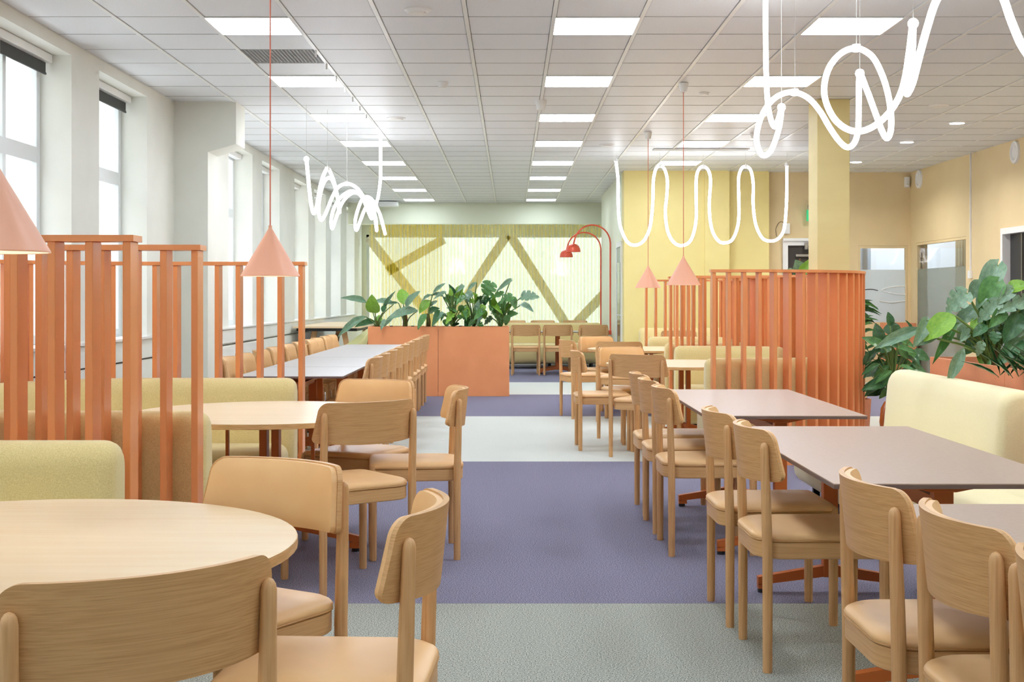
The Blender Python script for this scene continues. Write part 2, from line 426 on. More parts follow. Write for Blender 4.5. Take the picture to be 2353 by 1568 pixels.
MB().box(-.026, -.018, .2, .7, .2, 1.85).build('door_glass', mat('dark_door_glass', (60, 66, 70), .1), d2)
MB().tube([(-.02, .15, 1.03), (-.07, .15, 1.03), (-.07, .27, 1.03)], .01, 8).build('door_handle', M_chrome, d2)
d3 = tag(thing('door_3', None, None, (XR, 15.2, 0)), kind='structure')
MB().box(-.02, .17, 1.38, 1.45, 0, 2.165).box(-.02, .17, 0, 1.38, 2.09, 2.165).build('door_frame', M_white, d3)
MB().box(.08, .12, .95, 1.38, 0, 2.09).build('door_leaf', mat('black_door', (40, 42, 44), .3), d3)
MB().box(.05, .14, .93, .95, 0, 2.09).build('door_edge', M_chrome, d3)
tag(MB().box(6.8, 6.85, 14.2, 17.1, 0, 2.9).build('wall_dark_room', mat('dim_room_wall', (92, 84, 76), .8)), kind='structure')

# ---------------------------------------------------------------- ceiling lights and fittings
def light_panel(x, y, lab):
    t = thing('ceiling_light', lab, 'ceiling light', (x, y, ZC), 0, 'square ceiling light panels')
    f = MB().box(-.3, .3, -.3, -.288, -.004, .03).box(-.3, .3, .288, .3, -.004, .03).box(-.3, -.288, -.288, .288, -.004, .03).box(.288, .3, -.288, .288, -.004, .03)
    f.build('light_frame', M_grid, t)
    MB().box(-.288, .288, -.288, .288, .002, .02).build('diffuser', M_panel, t)
    remember(t); return t
lp = None
for (ix, iy), (side, j) in sorted(panels.items(), key=lambda q: (q[1][0], q[1][1])):
    x, y = GX0+.6*ix+.3, GY0+.6*iy+.3
    if j >= 0: lab = 'square ceiling light panel, %s from the near end of the %s row in view' % (ORD[j], side)
    else: lab = 'square ceiling light panel overhead, nearer than the view, %s row, %s back' % (side, ORD[-j-1])
    if lp is None: lp = light_panel(x, y, lab)
    else: dup(lp, (x, y, ZC), 0, lab)
# perforated grille
x, y = GX0+.6*vent_cell[0]+.3, GY0+.6*vent_cell[1]+.3
t = thing('ceiling_grille', 'perforated square air grille in the ceiling between two left-row light panels', 'air vent', (x, y, ZC+.004))
MB().box(-.285, .285, -.295, .295, .01, .014).build('backing', M_black, t)
g = MB()
for k in range(20):
    u = -.28+k*.0285
    g.box(u, u+.018, -.295, .295, 0, .002); g.box(-.285, .285, u-.006, u+.011, .0, .002)
g.build('perforated_plate', mat('grey_grille_paint', (192, 192, 190), .5), t)
def disc(px, py, lab, cat='ceiling fitting', r=.1, h=.03, glow=False, name='ceiling_disc'):
    d = (ZC-H)*F/(CY-py); p = P(px, py, d)
    t = thing(name, lab, cat, (p.x, p.y, ZC+.004))
    MB().lathe([(r*.2, -h), (r*.75, -h), (r*.8, -h*.6), (r, -h*.3), (r, 0)], n=24).build('rim', M_white, t, smooth=True)
    MB().lathe([(.001, -h-.003), (r*.72, -h-.002), (r*.72, -h)], n=24).build('lens' if glow else 'cover', M_panel if glow else M_grid, t)
disc(960, 22, 'round flat speaker disc in the ceiling near the top of the picture', r=.09, name='ceiling_speaker')
disc(1017, 190, 'small white motion sensor on the ceiling left of the middle lights', r=.05, h=.05, name='motion_sensor')
disc(1243, 232, 'white smoke detector below the second middle-row light panel', r=.055, h=.09, cat='smoke detector', name='smoke_detector')
disc(910, 272, 'pale ceiling disc right of the third left-row light panel', r=.1, h=.02, name='ceiling_speaker')
disc(1395, 333, 'pale ceiling disc right of the fourth middle-row light panel', r=.1, h=.02, name='ceiling_speaker')
disc(1618, 214, 'small round fitting on the ceiling right of the nearer right pendant canopy', r=.05, h=.02, name='sprinkler_head')
disc(1735, 307, 'white smoke detector behind the near looped light tube', r=.06, h=.06, cat='smoke detector', name='smoke_detector')
disc(2157, 243, 'grey ceiling disc above the recessed downlights on the right', r=.1, h=.015, name='ceiling_speaker')
disc(2199, 282, 'lit round downlight, nearest of the three on the right', 'downlight', .11, .012, True, 'downlight')
disc(2084, 326, 'lit round downlight, middle of the three on the right', 'downlight', .11, .012, True, 'downlight')
disc(1967, 372, 'lit round downlight, farthest of the three, right of the column', 'downlight', .11, .012, True, 'downlight')
for (x, y, lab) in ((4.6, 11.0, 'a'), (4.6, 8.4, 'b'), (4.6, 5.8, 'c'), (4.6, 3.2, 'd')):  # extra downlights out of view, added to brighten the right side
    pxx = CX+x*F/y; pyy = CY-(ZC-H)*F/y
    disc(pxx, pyy, 'added unseen downlight on the right nearer than the view, %s from the far one' % {'a': 'first', 'b': 'second', 'c': 'third', 'd': 'fourth'}[lab], 'downlight', .11, .012, True, 'downlight')
for o in [q for q in bpy.data.objects if q.name.startswith('downlight')]:
    l = bpy.data.lights.new('downlight_lamp', 'AREA'); l.shape = 'DISK'; l.size = .15; l.energy = 15; l.color = (1, .98, .96); l.spread = radians(150)
    lo = bpy.data.objects.new('downlight_lamp', l); C.objects.link(lo); lo.parent = o; lo.location = (0, 0, -.03)
# narrow grille in the ceiling near the yellow wall
t = thing('ceiling_grille', 'long narrow dark air slot in the ceiling before the yellow wall', 'air vent', (2.45, 17.2, ZC))
MB().box(-.6, .6, -.05, .05, -.004, 0).build('backing', M_black, t)
MB().box(-.62, .62, -.07, -.045, -.012, 0).box(-.62, .62, .045, .07, -.012, 0).box(-.6, .6, -.006, .006, -.01, 0).build('slot_frame', M_grid, t)

# ---------------------------------------------------------------- curtain and things behind it
c1 = tag(drape('sheer_curtain', -2.98, 1.95, 28.0, .003, 2.868, M_sheer, None, .05, .15), 'wide sheer yellow pleated curtain before the far window', 'curtain')
tag(drape('sheer_curtain', -2.75, -1.45, 28.25, .003, 2.868, M_sheer, None, .05, .13), 'second layer of sheer yellow curtain at the left of the far window', 'curtain')
t = thing('curtain_rail', 'white curtain rail under the far ceiling beam', 'curtain rail', (-.5, 28.0, 2.87))
MB().box(-2.6, 2.6, -.03, .03, 0, .03).build('rail', M_white, t)
M_brace = mat('grey_steel_brace', (246, 246, 232), .6)
def brace(p0, p1, lab):
    a, b = P(*p0, 29.0), P(*p1, 29.0); mid = (a+b)/2; L = (b-a).length; an = atan2((b-a).z, (b-a).x)
    o = MB().box(-L/2, L/2, -.05, .05, -.10, .10).build('diagonal_brace', M_brace, W20)
    o.location = mid-W20.location; o.rotation_euler = (0, -an, 0)
brace((846, 545), (1000, 745), 'diagonal steel brace behind the curtain, falling rightwards from its left edge')
brace((1020, 550), (890, 625), 'short diagonal brace behind the denser left part of the curtain')
brace((1165, 540), (1030, 745), 'diagonal brace behind the curtain, left arm of the middle peak')
brace((1172, 540), (1300, 745), 'diagonal brace behind the curtain, right arm of the middle peak')
brace((1440, 620), (1322, 745), 'diagonal brace behind the curtain, rising at its right edge')
# building outside
b = thing('neighbouring_building', 'pale brick building seen through the left windows', 'building', (-9, 12, -3))
MB().box(-.4, 0, -22, 22, 0, 10).build('brick_wall', M_brick, b)
for k in range(14):
    f = MB().box(0, .06, -20+k*3, -19+k*3, 4.2, 6.2).build('window', mat('outside_window_%d' % k, (150, 160, 168), .3) if k == 0 else bpy.data.materials['outside_window_0'], b)

b = thing('sky_dimming_wall', 'pale wall added behind the far window to dim the sky', 'building', (0, 35, -3))  # pale surface added to lower the brightness seen through the curtain
MB().box(-9, 9, 0, .4, 0, 11).build('dimming_panel', mat('sky_dimming_pale', (176, 184, 166), .9, (166, 174, 156), (.4, .4, .4)), b)
MB().box(-9, 9, -.3, 0, 2.6, 2.8).build('ledge', M_white, b)
# ---------------------------------------------------------------- chairs
def arc_out(W, y0, y1, rf, rb, n=7):                          # seat outline: front y1, rounded back at y0
    o = []
    for cx, cy, r, a0 in ((W-rf, y1-rf, rf, 0), (-W+rf, y1-rf, rf, pi/2), (-W+rb, y0+rb, rb, pi), (W-rb, y0+rb, rb, 1.5*pi)):
        for k in range(n): a = a0+pi/2*k/(n-1); o.append((cx+r*cos(a), cy+r*sin(a)))
    return o
def shell_band(th0, th1, inset, puff=0, nu=44, nv=10):          # curved backrest between two offsets from the outer arc
    R, zb, zt = .40, .655, .845
    def pt(u, v, th):
        wv = (.266+(1-v)*.02)-inset
        s = u*wv
        cr_, cb = .048, .020
        e = wv-abs(s)
        top = zt-inset-(cr_-sqrt(max(0, cr_**2-(cr_-e)**2)) if e < cr_ else 0)
        bot = zb+inset+(cb-sqrt(max(0, cb**2-(cb-e)**2)) if e < cb else 0)+.010*(abs(s)/.25)**2
        z = bot+(top-bot)*v
        a = s/R
        r = R-th
        return Vector((r*sin(a), -.268+(R-r*cos(a))-.02*(z-.66)/.19+.004, z))
    rs = []
    us = [-1+2*i/nu for i in range(nu+1)]
    us = [math.copysign(1-(1-abs(u))**2.0, u) for u in us]
    vs_ = [j/nv for j in range(nv+1)]
    def puf(u, v): return th1+puff*(1-abs(u)**6)*(1-abs(2*v-1)**4)
    A = [[pt(u, v, th0) for v in vs_] for u in us]
    B = [[pt(u, v, puf(u, v)) for v in vs_] for u in us]
    m = MB(); n = nv+1; N = (nu+1)*n
    vs = [p for r_ in A for p in r_]+[p for r_ in B for p in r_]; fs = []
    for i in range(nu):
        for j in range(nv):
            a = i*n+j; fs.append((a, a+n, a+n+1, a+1)); fs.append((N+a, N+a+1, N+a+n+1, N+a+n))
    for i in range(nu):
        a = i*n; fs.append((a, N+a, N+a+n, a+n)); a = i*n+nv; fs.append((a, a+n, N+a+n, N+a))
    for j in range(nv):
        a = j; fs.append((a, a+1, N+a+1, N+a)); a = nu*n+j; fs.append((a, N+a, N+a+1, a+1))
    return m.add(vs, fs)
def make_chair(lab):
    t = thing('dining_chair', lab, 'chair')
    for sx in (-1, 1):
        r0 = [.016, .017, .0185, .0175, .0152, .0148, .0125, .008, .002]
        zz = [0, .01, .42, .6, .745, .78, .792, .799, .802]
        MB().tube([(sx*.2275, -.21-(.012*max(0, (z-.45)/.35)), z) for z in zz], r0, 16).build('leg', M_woodV, t, smooth=True)
        MB().tube([(sx*.208, .207, z) for z in (0, .008, .44, .464, .470)], [.0165, .018, .0195, .0195, .016], 16).build('leg', M_woodV, t, smooth=True)
    out = arc_out(.222, -.246, .222, .03, .105)
    rg = lambda ins, z: [Vector((x*(1-ins/.22), y*(1-ins/.22), z)) for x, y in out]
    MB().rings([rg(.004, .392), rg(0, .396), rg(0, .449), rg(.004, .453)]).build('seat_frame', M_seatw, t, smooth=True)
    s = MB().rings([rg(.006, .452), rg(-.002, .458), rg(-.003, .466), rg(.002, .474), rg(.012, .480), rg(.035, .4845), rg(.09, .487), rg(.15, .488)]).build('seat', M_leather, t, smooth=60)
    MB().tube([Vector((x*1.005, y*1.005, .4555)) for x, y in out], .0032, 6, closed=True).build('piping', M_pipe, s, smooth=True)
    shell_band(0, .014, 0).build('backrest', M_woodH, t, smooth=40)
    p = shell_band(.0145, .029, .004, .013).build('back_cushion', M_leather, t, smooth=60)
    remember(t); return t
chair0 = None
def chair(xr, yr, fx, fy, lab, group=None):
    global chair0
    l = sqrt(fx*fx+fy*fy); fx /= l; fy /= l
    loc = (xr+.21*fx, yr+.21*fy, 0); a = atan2(-fx, fy)
    if chair0 is None:
        chair0 = make_chair(lab); chair0.location = loc; chair0.rotation_euler = (0, 0, a)
        if group: chair0['group'] = group
    else: dup(chair0, loc, a, lab, group)
GL = 'wooden chairs around the near left round table'
chair(-.630, 2.290, -.253, .355, 'nearest wooden chair, seen from behind at the bottom left corner', GL)
chair(-.215, 3.040, -.46, .022, 'wooden chair pulled out right of the nearest round table, back to the aisle', GL)
chair(-.66, 3.78, -.235, -.38, 'wooden chair on the far side of the nearest round table, leather back towards us', GL)
GL = 'wooden chairs around the second left round table'
chair(-.638, 5.975, -.25, .346, 'wooden chair seen from behind at the second left round table', GL)
chair(-.292, 6.875, -.45, -.047, 'wooden chair in profile at the aisle by the second left round table', GL)
chair(-.75, 7.49, -.18, -.40, 'wooden chair with its leather back facing us behind the second left round table', GL)
GL = 'wooden chairs along the right tables'
for i, (x, y) in enumerate([(.98, 2.32), (.975, 2.885), (.935, 3.45), (.892, 4.88), (.866, 5.52), (.808, 6.96), (.797, 7.60), (.80, 8.19)]):
    lab = ['wooden chair cut off by the right edge of the picture', 'wooden chair at the nearest taupe table, left neighbour of the cut-off one',
           'wooden chair at the nearest taupe table, farthest of its three', 'nearer wooden chair at the second taupe table',
           'farther wooden chair at the second taupe table', 'nearest of three wooden chairs at the farthest taupe table',
           'middle of three wooden chairs at the farthest taupe table', 'farthest of three wooden chairs at the farthest taupe table'][i]
    chair(x, y, 1, .015, lab, GL)
GL = 'wooden chairs around the round tables on the right'
chair(1.02, 10.82, .2, .38, 'wooden chair seen from behind at the nearer right round table', GL)
chair(.587, 11.585, 1, .02, 'wooden chair in profile left of the nearer right round table', GL)
chair(1.02, 12.45, .2, -.435, 'wooden chair with tan leather back facing us at the nearer right round table', GL)
chair(.61, 14.52, .48, .12, 'wooden chair in profile left of the farther right round table', GL)
chair(1.13, 13.95, .1, .4, 'wooden chair seen from behind between the two right round tables', GL)
chair(1.0, 15.75, .25, -.4, 'wooden chair with leather back facing us at the farther right round table', GL)
GL = 'wooden chairs at the long grey table'
tops = [10.36, 10.98, 11.7, 12.36, 13.1, 13.8, 14.6, 15.1, 15.8, 16.35]
for i, y in enumerate(tops):
    chair(-2.19, y, 1, 0, 'wooden chair on the window side of the long grey table, %s from the near end' % ORD[i], GL)
for i, y in enumerate(tops):
    chair(-1.07, y+.02, -1, 0, 'wooden chair on the aisle side of the long grey table, %s from the near end' % ORD[i], GL)
GL = 'wooden chairs at the far table by the curtain'
for i, px in enumerate((1208, 1282, 1364)):
    chair((px-CX)*22.35/F, 22.35, 0, 1, 'wooden chair seen from behind at the far table, %s from the left' % ORD[i], GL)
for i, px in enumerate((1180, 1248, 1323)):
    chair((px-CX)*26.3/F, 26.6, 0, -1, 'wooden chair beyond the far bench by the curtain, %s from the left' % ORD[i], GL)
chair(2.33, 18.5, 0, 1, 'wooden chair seen from behind before the bench at the yellow wall')

# ---------------------------------------------------------------- tables
def foot_arm(m, x1, y1, z0=.15, z1=.075, w=.022):             # a sloping arm from the centre out to a pad
    L = sqrt(x1*x1+y1*y1); a = atan2(y1, x1); R_ = Matrix.Rotation(a, 4, 'Z')
    vs = [R_ @ Vector(v) for v in ((0, -w, z0-.05), (0, w, z0-.05), (0, w, z0), (0, -w, z0), (L, -w, z1-.035), (L, w, z1-.035), (L, w, z1), (L, -w, z1))]
    m.add(vs, [(0, 1, 2, 3), (7, 6, 5, 4), (0, 4, 5, 1), (1, 5, 6, 2), (2, 6, 7, 3), (3, 7, 4, 0)])
    m.box(L-.05, L, -w, w, .018, z1-.03, R_)
def pads(pts, parent):
    for x, y in pts:
        o = MB().lathe([(.001, 0), (.02, 0), (.02, .018), (.001, .018)], n=12).build('foot_pad', M_black, parent); o.location = (x, y, 0)
def rect_table(x0, x1, y0, y1, topm, lab, group, name='dining_table', tray=False):
    W_, L_ = x1-x0, y1-y0
    t = thing(name, lab, 'table', ((x0+x1)/2, (y0+y1)/2, 0), 0, group)
    tp = MB().box(-W_/2, W_/2, -L_/2, L_/2, .7165, .72).build('tabletop', topm, t)
    MB().box(-W_/2, W_/2, -L_/2, L_/2, .7035, .7163).build('edge_band', M_edge, tp)
    for s in (-1, 1):
        yy = s*(L_/2-.17)
        b_ = MB().box(-.032, .032, yy-.025, yy+.025, .07, .675)
        b_.add([(-.2, yy-.03, .7035), (.2, yy-.03, .7035), (.2, yy+.03, .7035), (-.2, yy+.03, .7035), (-.04, yy-.03, .672), (.04, yy-.03, .672), (.04, yy+.03, .672), (-.04, yy+.03, .672)],
               [(0, 1, 2, 3), (7, 6, 5, 4), (0, 4, 5, 1), (1, 5, 6, 2), (2, 6, 7, 3), (3, 7, 4, 0)])
        b_.build('leg', M_base, t, bevel=.003, seg=1)
        f = MB(); foot_arm(f, .32, 0, .125, .07, .02); foot_arm(f, -.32, 0, .125, .07, .02)
        fo = f.build('foot', M_base, t); fo.location = (0, yy, 0)
        pads([(.3, 0), (-.3, 0)], fo)
    MB().box(-.02, .02, -L_/2+.17, L_/2-.17, .60, .65).build('crossbar', M_base, t)
    if tray: MB().box(-.28, .1, -L_/2+.06, L_/2-.2, .655, .67).build('cable_tray', M_base, t)
    remember(t); return t
GT = 'rectangular taupe tables on the right'
rect_table(.97, 1.77, 6.62, 8.52, M_taupe, 'rectangular taupe table, farthest of the three on the right', GT)
rect_table(1.02, 1.81, 4.21, 6.09, M_taupe, 'rectangular taupe table in the middle of the three on the right', GT)
rect_table(1.05, 1.84, 1.90, 3.80, M_taupe, 'rectangular taupe table, nearest at the right edge', GT)
GT = 'grey tables joined into one long table'
rect_table(-2.05, -1.25, 9.93, 11.28, M_grey, 'nearest grey table of the long row before the planter', GT, tray=True)
rect_table(-2.05, -1.25, 11.30, 13.05, M_grey, 'second grey table of the long row before the planter', GT)
rect_table(-2.05, -1.25, 13.055, 14.82, M_grey, 'third grey table of the long row before the planter', GT)
rect_table(-2.05, -1.25, 14.825, 16.60, M_grey, 'last grey table of the long row, next to the planter', GT)
rect_table(-.05, 1.66, 22.6, 23.4, M_grey, 'long table at the far end before the yellow bench', 'far tables by the curtain')
def circ(r, n=72): return [(r*cos(2*pi*k/n), r*sin(2*pi*k/n)) for k in range(n)]
def round_table(x, y, r, lab, group, ang=0):
    t = thing('round_table', lab, 'table', (x, y, 0), 0, group)
    c_ = circ(r); rg = lambda rr, z: [Vector((a*rr/r, b_*rr/r, z)) for a, b_ in c_]
    tp = MB().rings([rg(r-.002, .7172), rg(r-.001, .7192), rg(r-.003, .72)]).build('tabletop', M_top, t)
    MB().rings([rg(r-.03, .692), rg(r-.002, .694), rg(r, .696), rg(r, .7172)]).build('edge_band', M_topedge, tp, smooth=True)
    MB().box(-.05, -.012, -.04, .04, .1, .675).box(.012, .05, -.04, .04, .1, .675).build('pedestal', M_base, t, bevel=.003, seg=1)
    MB().rings([[Vector((sx*a, sy*a, z)) for sx, sy in ((-1, -1), (1, -1), (1, 1), (-1, 1))] for a, z in ((.06, .66), (.26, .685), (.27, .692))]).build('support_plate', M_base, t)
    fo = MB(); ends = [(.46, 0), (-.46, 0), (0, .46), (0, -.46)]
    for e in ends: foot_arm(fo, e[0], e[1], .19, .08, .02)
    o = fo.build('foot', M_base, t); pads([(.44, 0), (-.44, 0), (0, .44), (0, -.44)], o)
    for sx in (-.22, .22):
        MB().box(sx-.008, sx+.008, -.012, .012, .12, .692).build('support_rod', M_base, t)
GT = 'round light oak tables on the left'
round_table(-1.22, 3.2, .70, 'large round light oak table in the lower left corner', GT)
round_table(-1.24, 6.87, .70, 'round light oak table, second on the left, between two lime benches', GT)
GT = 'round light oak tables on the right'
round_table(1.55, 11.9, .70, 'round light oak table behind the curved slatted screen, nearer of the two on the right', GT)
round_table(1.58, 15.3, .70, 'round light oak table, farther of the two on the right', GT)

# ---------------------------------------------------------------- booths: curved slatted screens and benches
class Path:
    def __init__(s, x0, y0, sx, sy, st, R=1.1): s.x0, s.y0, s.sx, s.sy, s.st, s.R = x0, y0, sx, sy, st, R
    def at(s, l, off=0):
        if l <= s.st: return Vector((s.x0+s.sx*l, s.y0+s.sy*off, 0)), 0.0
        th = (l-s.st)/s.R; r = s.R-off
        return Vector((s.x0+s.sx*(s.st+r*sin(th)), s.y0+s.sy*(s.R-r*cos(th)), 0)), th
    def ang(s, th):                                            # z rotation turning local +x along the path
        return atan2(s.sy*sin(th), s.sx*cos(th))
def screen(path, total, step, lab, group, hz=1.525, slot=None):
    p0, _ = path.at(0); t = thing('slatted_screen', lab, 'screen', (p0.x, p0.y, 0), 0, group)
    n = int(total/step); me = None
    ls = [min(total, k*step) for k in range(n+1)]
    for l in ls:
        p, th = path.at(l+.0135)
        if me is None:
            o = MB().box(-.0135, .0135, -.05, .05, .03, hz-.022).build('slat', M_orange, t, bevel=.002, seg=1); me = o.data
        else:
            o = bpy.data.objects.new('slat', me); C.objects.link(o); o.parent = t
        o.location = (p.x-p0.x, p.y-p0.y, 0); o.rotation_euler = (0, 0, path.ang(th))
    def rail(z0, z1, w, name):
        K = 44; vs = []
        for k in range(K+1):
            l = -.012+(total+.05)*k/K
            for off in (-w, w):
                p, th = path.at(max(l, 0), off); p = p-p0
                if l < 0: p.x += path.sx*l
                for z in (z0, z1): vs.append((p.x, p.y, z))
        fs = []
        for k in range(K):
            a = 4*k; b = a+4
            fs += [(a, b, b+1, a+1), (a+2, a+3, b+3, b+2), (a, a+2, b+2, b), (a+1, b+1, b+3, a+3)]
        fs += [(0, 1, 3, 2), (4*K, 4*K+2, 4*K+3, 4*K+1)]
        MB().add(vs, fs).build(name, M_orange, t, smooth=30)
    rail(hz-.022, hz, .056, 'top_rail'); rail(.0, .03, .056, 'base_rail')
    return t
def rrect(y0, y1, z0, z1, r, ins, n=5):
    y0 += ins; y1 -= ins; z0 += ins; z1 -= ins; r = max(.004, r-ins*.6); o = []
    for cy, cz, a0 in ((y1-r, z1-r, 0), (y0+r, z1-r, pi/2), (y0+r, z0+r, pi), (y1-r, z0+r, 1.5*pi)):
        for k in range(n): a = a0+pi/2*k/(n-1); o.append((cy+r*cos(a), cz+r*sin(a)))
    return o
def sweep(path, l0, l1, y0, y1, z0, z1, r, p0, er=.05, taper=0):
    sec = []
    for k in range(6): a = pi/2*(1-k/5); sec.append((l0+er*(1-cos(a)), er*(1-cos(pi/2-a)) if False else er*(1-sin(pi/2*k/5))))
    sec = [(l0+er*(1-cos(pi/2*k/5)), er*(1-sin(pi/2*k/5))) for k in range(6)]
    K = 30
    sec += [(l0+er+(l1-l0-2*er)*k/K, 0) for k in range(1, K)]
    sec += [(l1-er*(1-cos(pi/2*k/5)), er*(1-sin(pi/2*k/5))) for k in range(5, -1, -1)]
    rs = []
    for l, ins in sec:
        ring = []
        for oy, z in rrect(y0, y1, z0, z1, r, ins*.85):
            if taper: oy -= taper*(z-z0)/(z1-z0)*(oy-y0)/(y1-y0)
            p, th = path.at(max(l, 0), oy); p = p-p0
            if l < 0: p.x += path.sx*l
            ring.append(Vector((p.x, p.y, z)))
        rs.append(ring)
    return MB().rings(rs)
def bench(path, l0, l1, lab, group, m=None, zt=.825, seat=True):
    m = m or M_sofa
    p0, _ = path.at(0); t = thing('upholstered_bench', lab, 'bench', (p0.x, p0.y, 0), 0, group)
    sweep(path, l0, l1, .075, .29, .06, zt, .085, p0, .06, .045).build('backrest', m, t, smooth=50)
    sweep(path, l0+.02, l1-.02, .26, .80, .10, .455, .09, p0, .07).build('seat', m, t, smooth=50)
    f = MB()
    for l in (l0+.2, (l0+l1)/2, l1-.2):
        for oy in (.2, .68):
            p, th = path.at(l, oy); p -= p0; f.box(p.x-.02, p.x+.02, p.y-.02, p.y+.02, 0, .12)
    f.build('feet', M_black, t)
    return t
GS, GB = 'curved orange slatted screens', 'lime upholstered booth benches'
pL1 = Path(-1.316, 4.66, -1, -1, .75, .9); pL2 = Path(-1.285, 5.52, -1, 1, .75, 1.1); pL3 = Path(-1.265, 8.15, -1, -1, .85, 1.0)
screen(pL1, 2.1, .13, 'orange slatted screen behind the bench at the nearest round table', GS)
screen(pL2, 2.35, .128, 'orange slatted screen second on the left, backing the middle lime bench', GS)
screen(pL3, 2.35, .127, 'orange slatted screen third on the left, before the long grey table', GS)
bench(pL1, .0, 2.0, 'lime bench at the nearest round table, in front of the first left screen', GB)
bench(pL2, .0, 2.2, 'lime bench with its back to us behind the second left screen', GB)
bench(pL3, .02, 2.2, 'lime bench facing us behind the second left round table', GB)
pR1 = Path(1.565, 10.40, 1, 1, .3, 1.1); pR2 = Path(1.655, 13.42, 1, -1, .3, 1.1); pR2b = Path(1.66, 13.98, 1, 1, .3, 1.1); pR3 = Path(1.66, 16.5, 1, -1, .3, 1.1)
screen(pR1, 1.95, .118, 'curved orange slatted screen nearest on the right, beside the column', GS)
screen(pR2, 1.95, .118, 'orange slatted screen on the right behind the nearer round booth', GS)
screen(pR2b, 1.95, .118, 'orange slatted screen on the right in front of the farther round booth', GS)
screen(pR3, 1.95, .118, 'farthest orange slatted screen on the right, near the yellow wall', GS)
bench(pR1, -.03, 1.8, 'lime bench with its back to us behind the nearest right screen', GB)
bench(pR2, -.03, 1.2, 'lime bench facing us beyond the nearer right round table', GB)
bench(pR2b, -.03, 1.2, 'lime bench with its back to us at the farther right round table', GB)
bench(pR3, .02, 1.2, 'lime bench facing us beyond the farther right round table', GB)
bench(Path(1.92, 20.12, 1, -1, 3, 1), 0, 1.35, 'pale bench standing against the yellow wall', None, zt=.85)
bench(Path(-.25, 25.1, 1, -1, 3, 1), 0, 1.93, 'long pale yellow bench behind the far table', None, zt=.83)
# straight cream benches along the right tables
class SidePath:                                                # runs towards the camera, seat side towards -x
    def __init__(s, x0, y0): s.x0, s.y0, s.sx = x0, y0, 0
    def at(s, l, off=0): return Vector((s.x0-off, s.y0-l, 0)), 0
def side_bench(x, y0, y1, lab):
    pa = SidePath(x, y0); p0, _ = pa.at(0); L = y0-y1
    t = thing('upholstered_bench', lab, 'bench', (p0.x, p0.y, 0), 0, 'cream benches along the right tables')
    sweep(pa, 0, L, .0, .27, .06, .835, .10, p0, .06, .07).build('backrest', M_sofaR, t, smooth=50)
    sweep(pa, .02, L-.02, .24, .83, .10, .455, .09, p0, .07).build('seat', M_sofaR, t, smooth=50)
    f = MB()
    for l in (.15, L-.15):
        for ox in (.1, .7): f.box(-ox-.02, -ox+.02, -l-.02, -l+.02, 0, .12)
    f.build('feet', M_black, t)
side_bench(2.68, 8.80, 6.72, 'cream bench whose back stands before the right planter')
side_bench(2.66, 6.10, 4.10, 'cream bench beside the middle taupe table, mostly beyond the right edge')
side_bench(2.66, 3.85, 1.85, 'cream bench beside the nearest taupe table, outside the right edge')

# ---------------------------------------------------------------- planters
def planter(x0, x1, y0, y1, seams, m, lab, axis='x'):
    t = thing('planter', lab, 'planter', ((x0+x1)/2, (y0+y1)/2, 0))
    w, l = (x1-x0)/2, (y1-y0)/2; h = .92; k = .02
    if axis == 'x':
        xs = [-w]+[s-(x0+x1)/2 for s in seams]+[w]
        for a, b_ in zip(xs[:-1], xs[1:]):
            for yy in (-l, l-k): MB().box(a+.002, b_-.002, yy, yy+k, 0, h).build('panel', m, t, bevel=.0015, seg=1)
        for xx in (-w+.002, w-k-.002): MB().box(xx, xx+k, -l+k, l-k, 0, h).build('panel', m, t)
    else:
        ys_ = [-l]+[s-(y0+y1)/2 for s in seams]+[l]
        for a, b_ in zip(ys_[:-1], ys_[1:]):
            for xx in (-w, w-k): MB().box(xx, xx+k, a+.002, b_-.002, 0, h).build('panel', m, t, bevel=.0015, seg=1)
        for yy in (-l+.002, l-k-.002): MB().box(-w+k, w-k, yy, yy+k, 0, h).build('panel', m, t)
    MB().box(-w+k, w-k, -l+k, l-k, .05, h-.05).build('soil', M_soil, t)
    return t
pm = planter(-1.89, -.02, 17.6, 18.05, [-.96], M_planter, 'long orange planter box full of leafy plants in the middle of the room')
for px in (900, 949, 998, 1058):
    x = (px-CX)*17.7/F
    MB().box(x-.02+.955, x+.02+.955, -.2, -.17, .92, .932).build('handle', M_black, pm)
planter(2.74, 3.16, 5.2, 8.72, [6.3, 7.4], M_planterR, 'terracotta coloured planter box behind the cream bench at right', 'y')
# small planters under the interior window
planter(5.62, 6.05, 19.9, 20.3, [], M_planterR, 'small orange planter below the interior window')

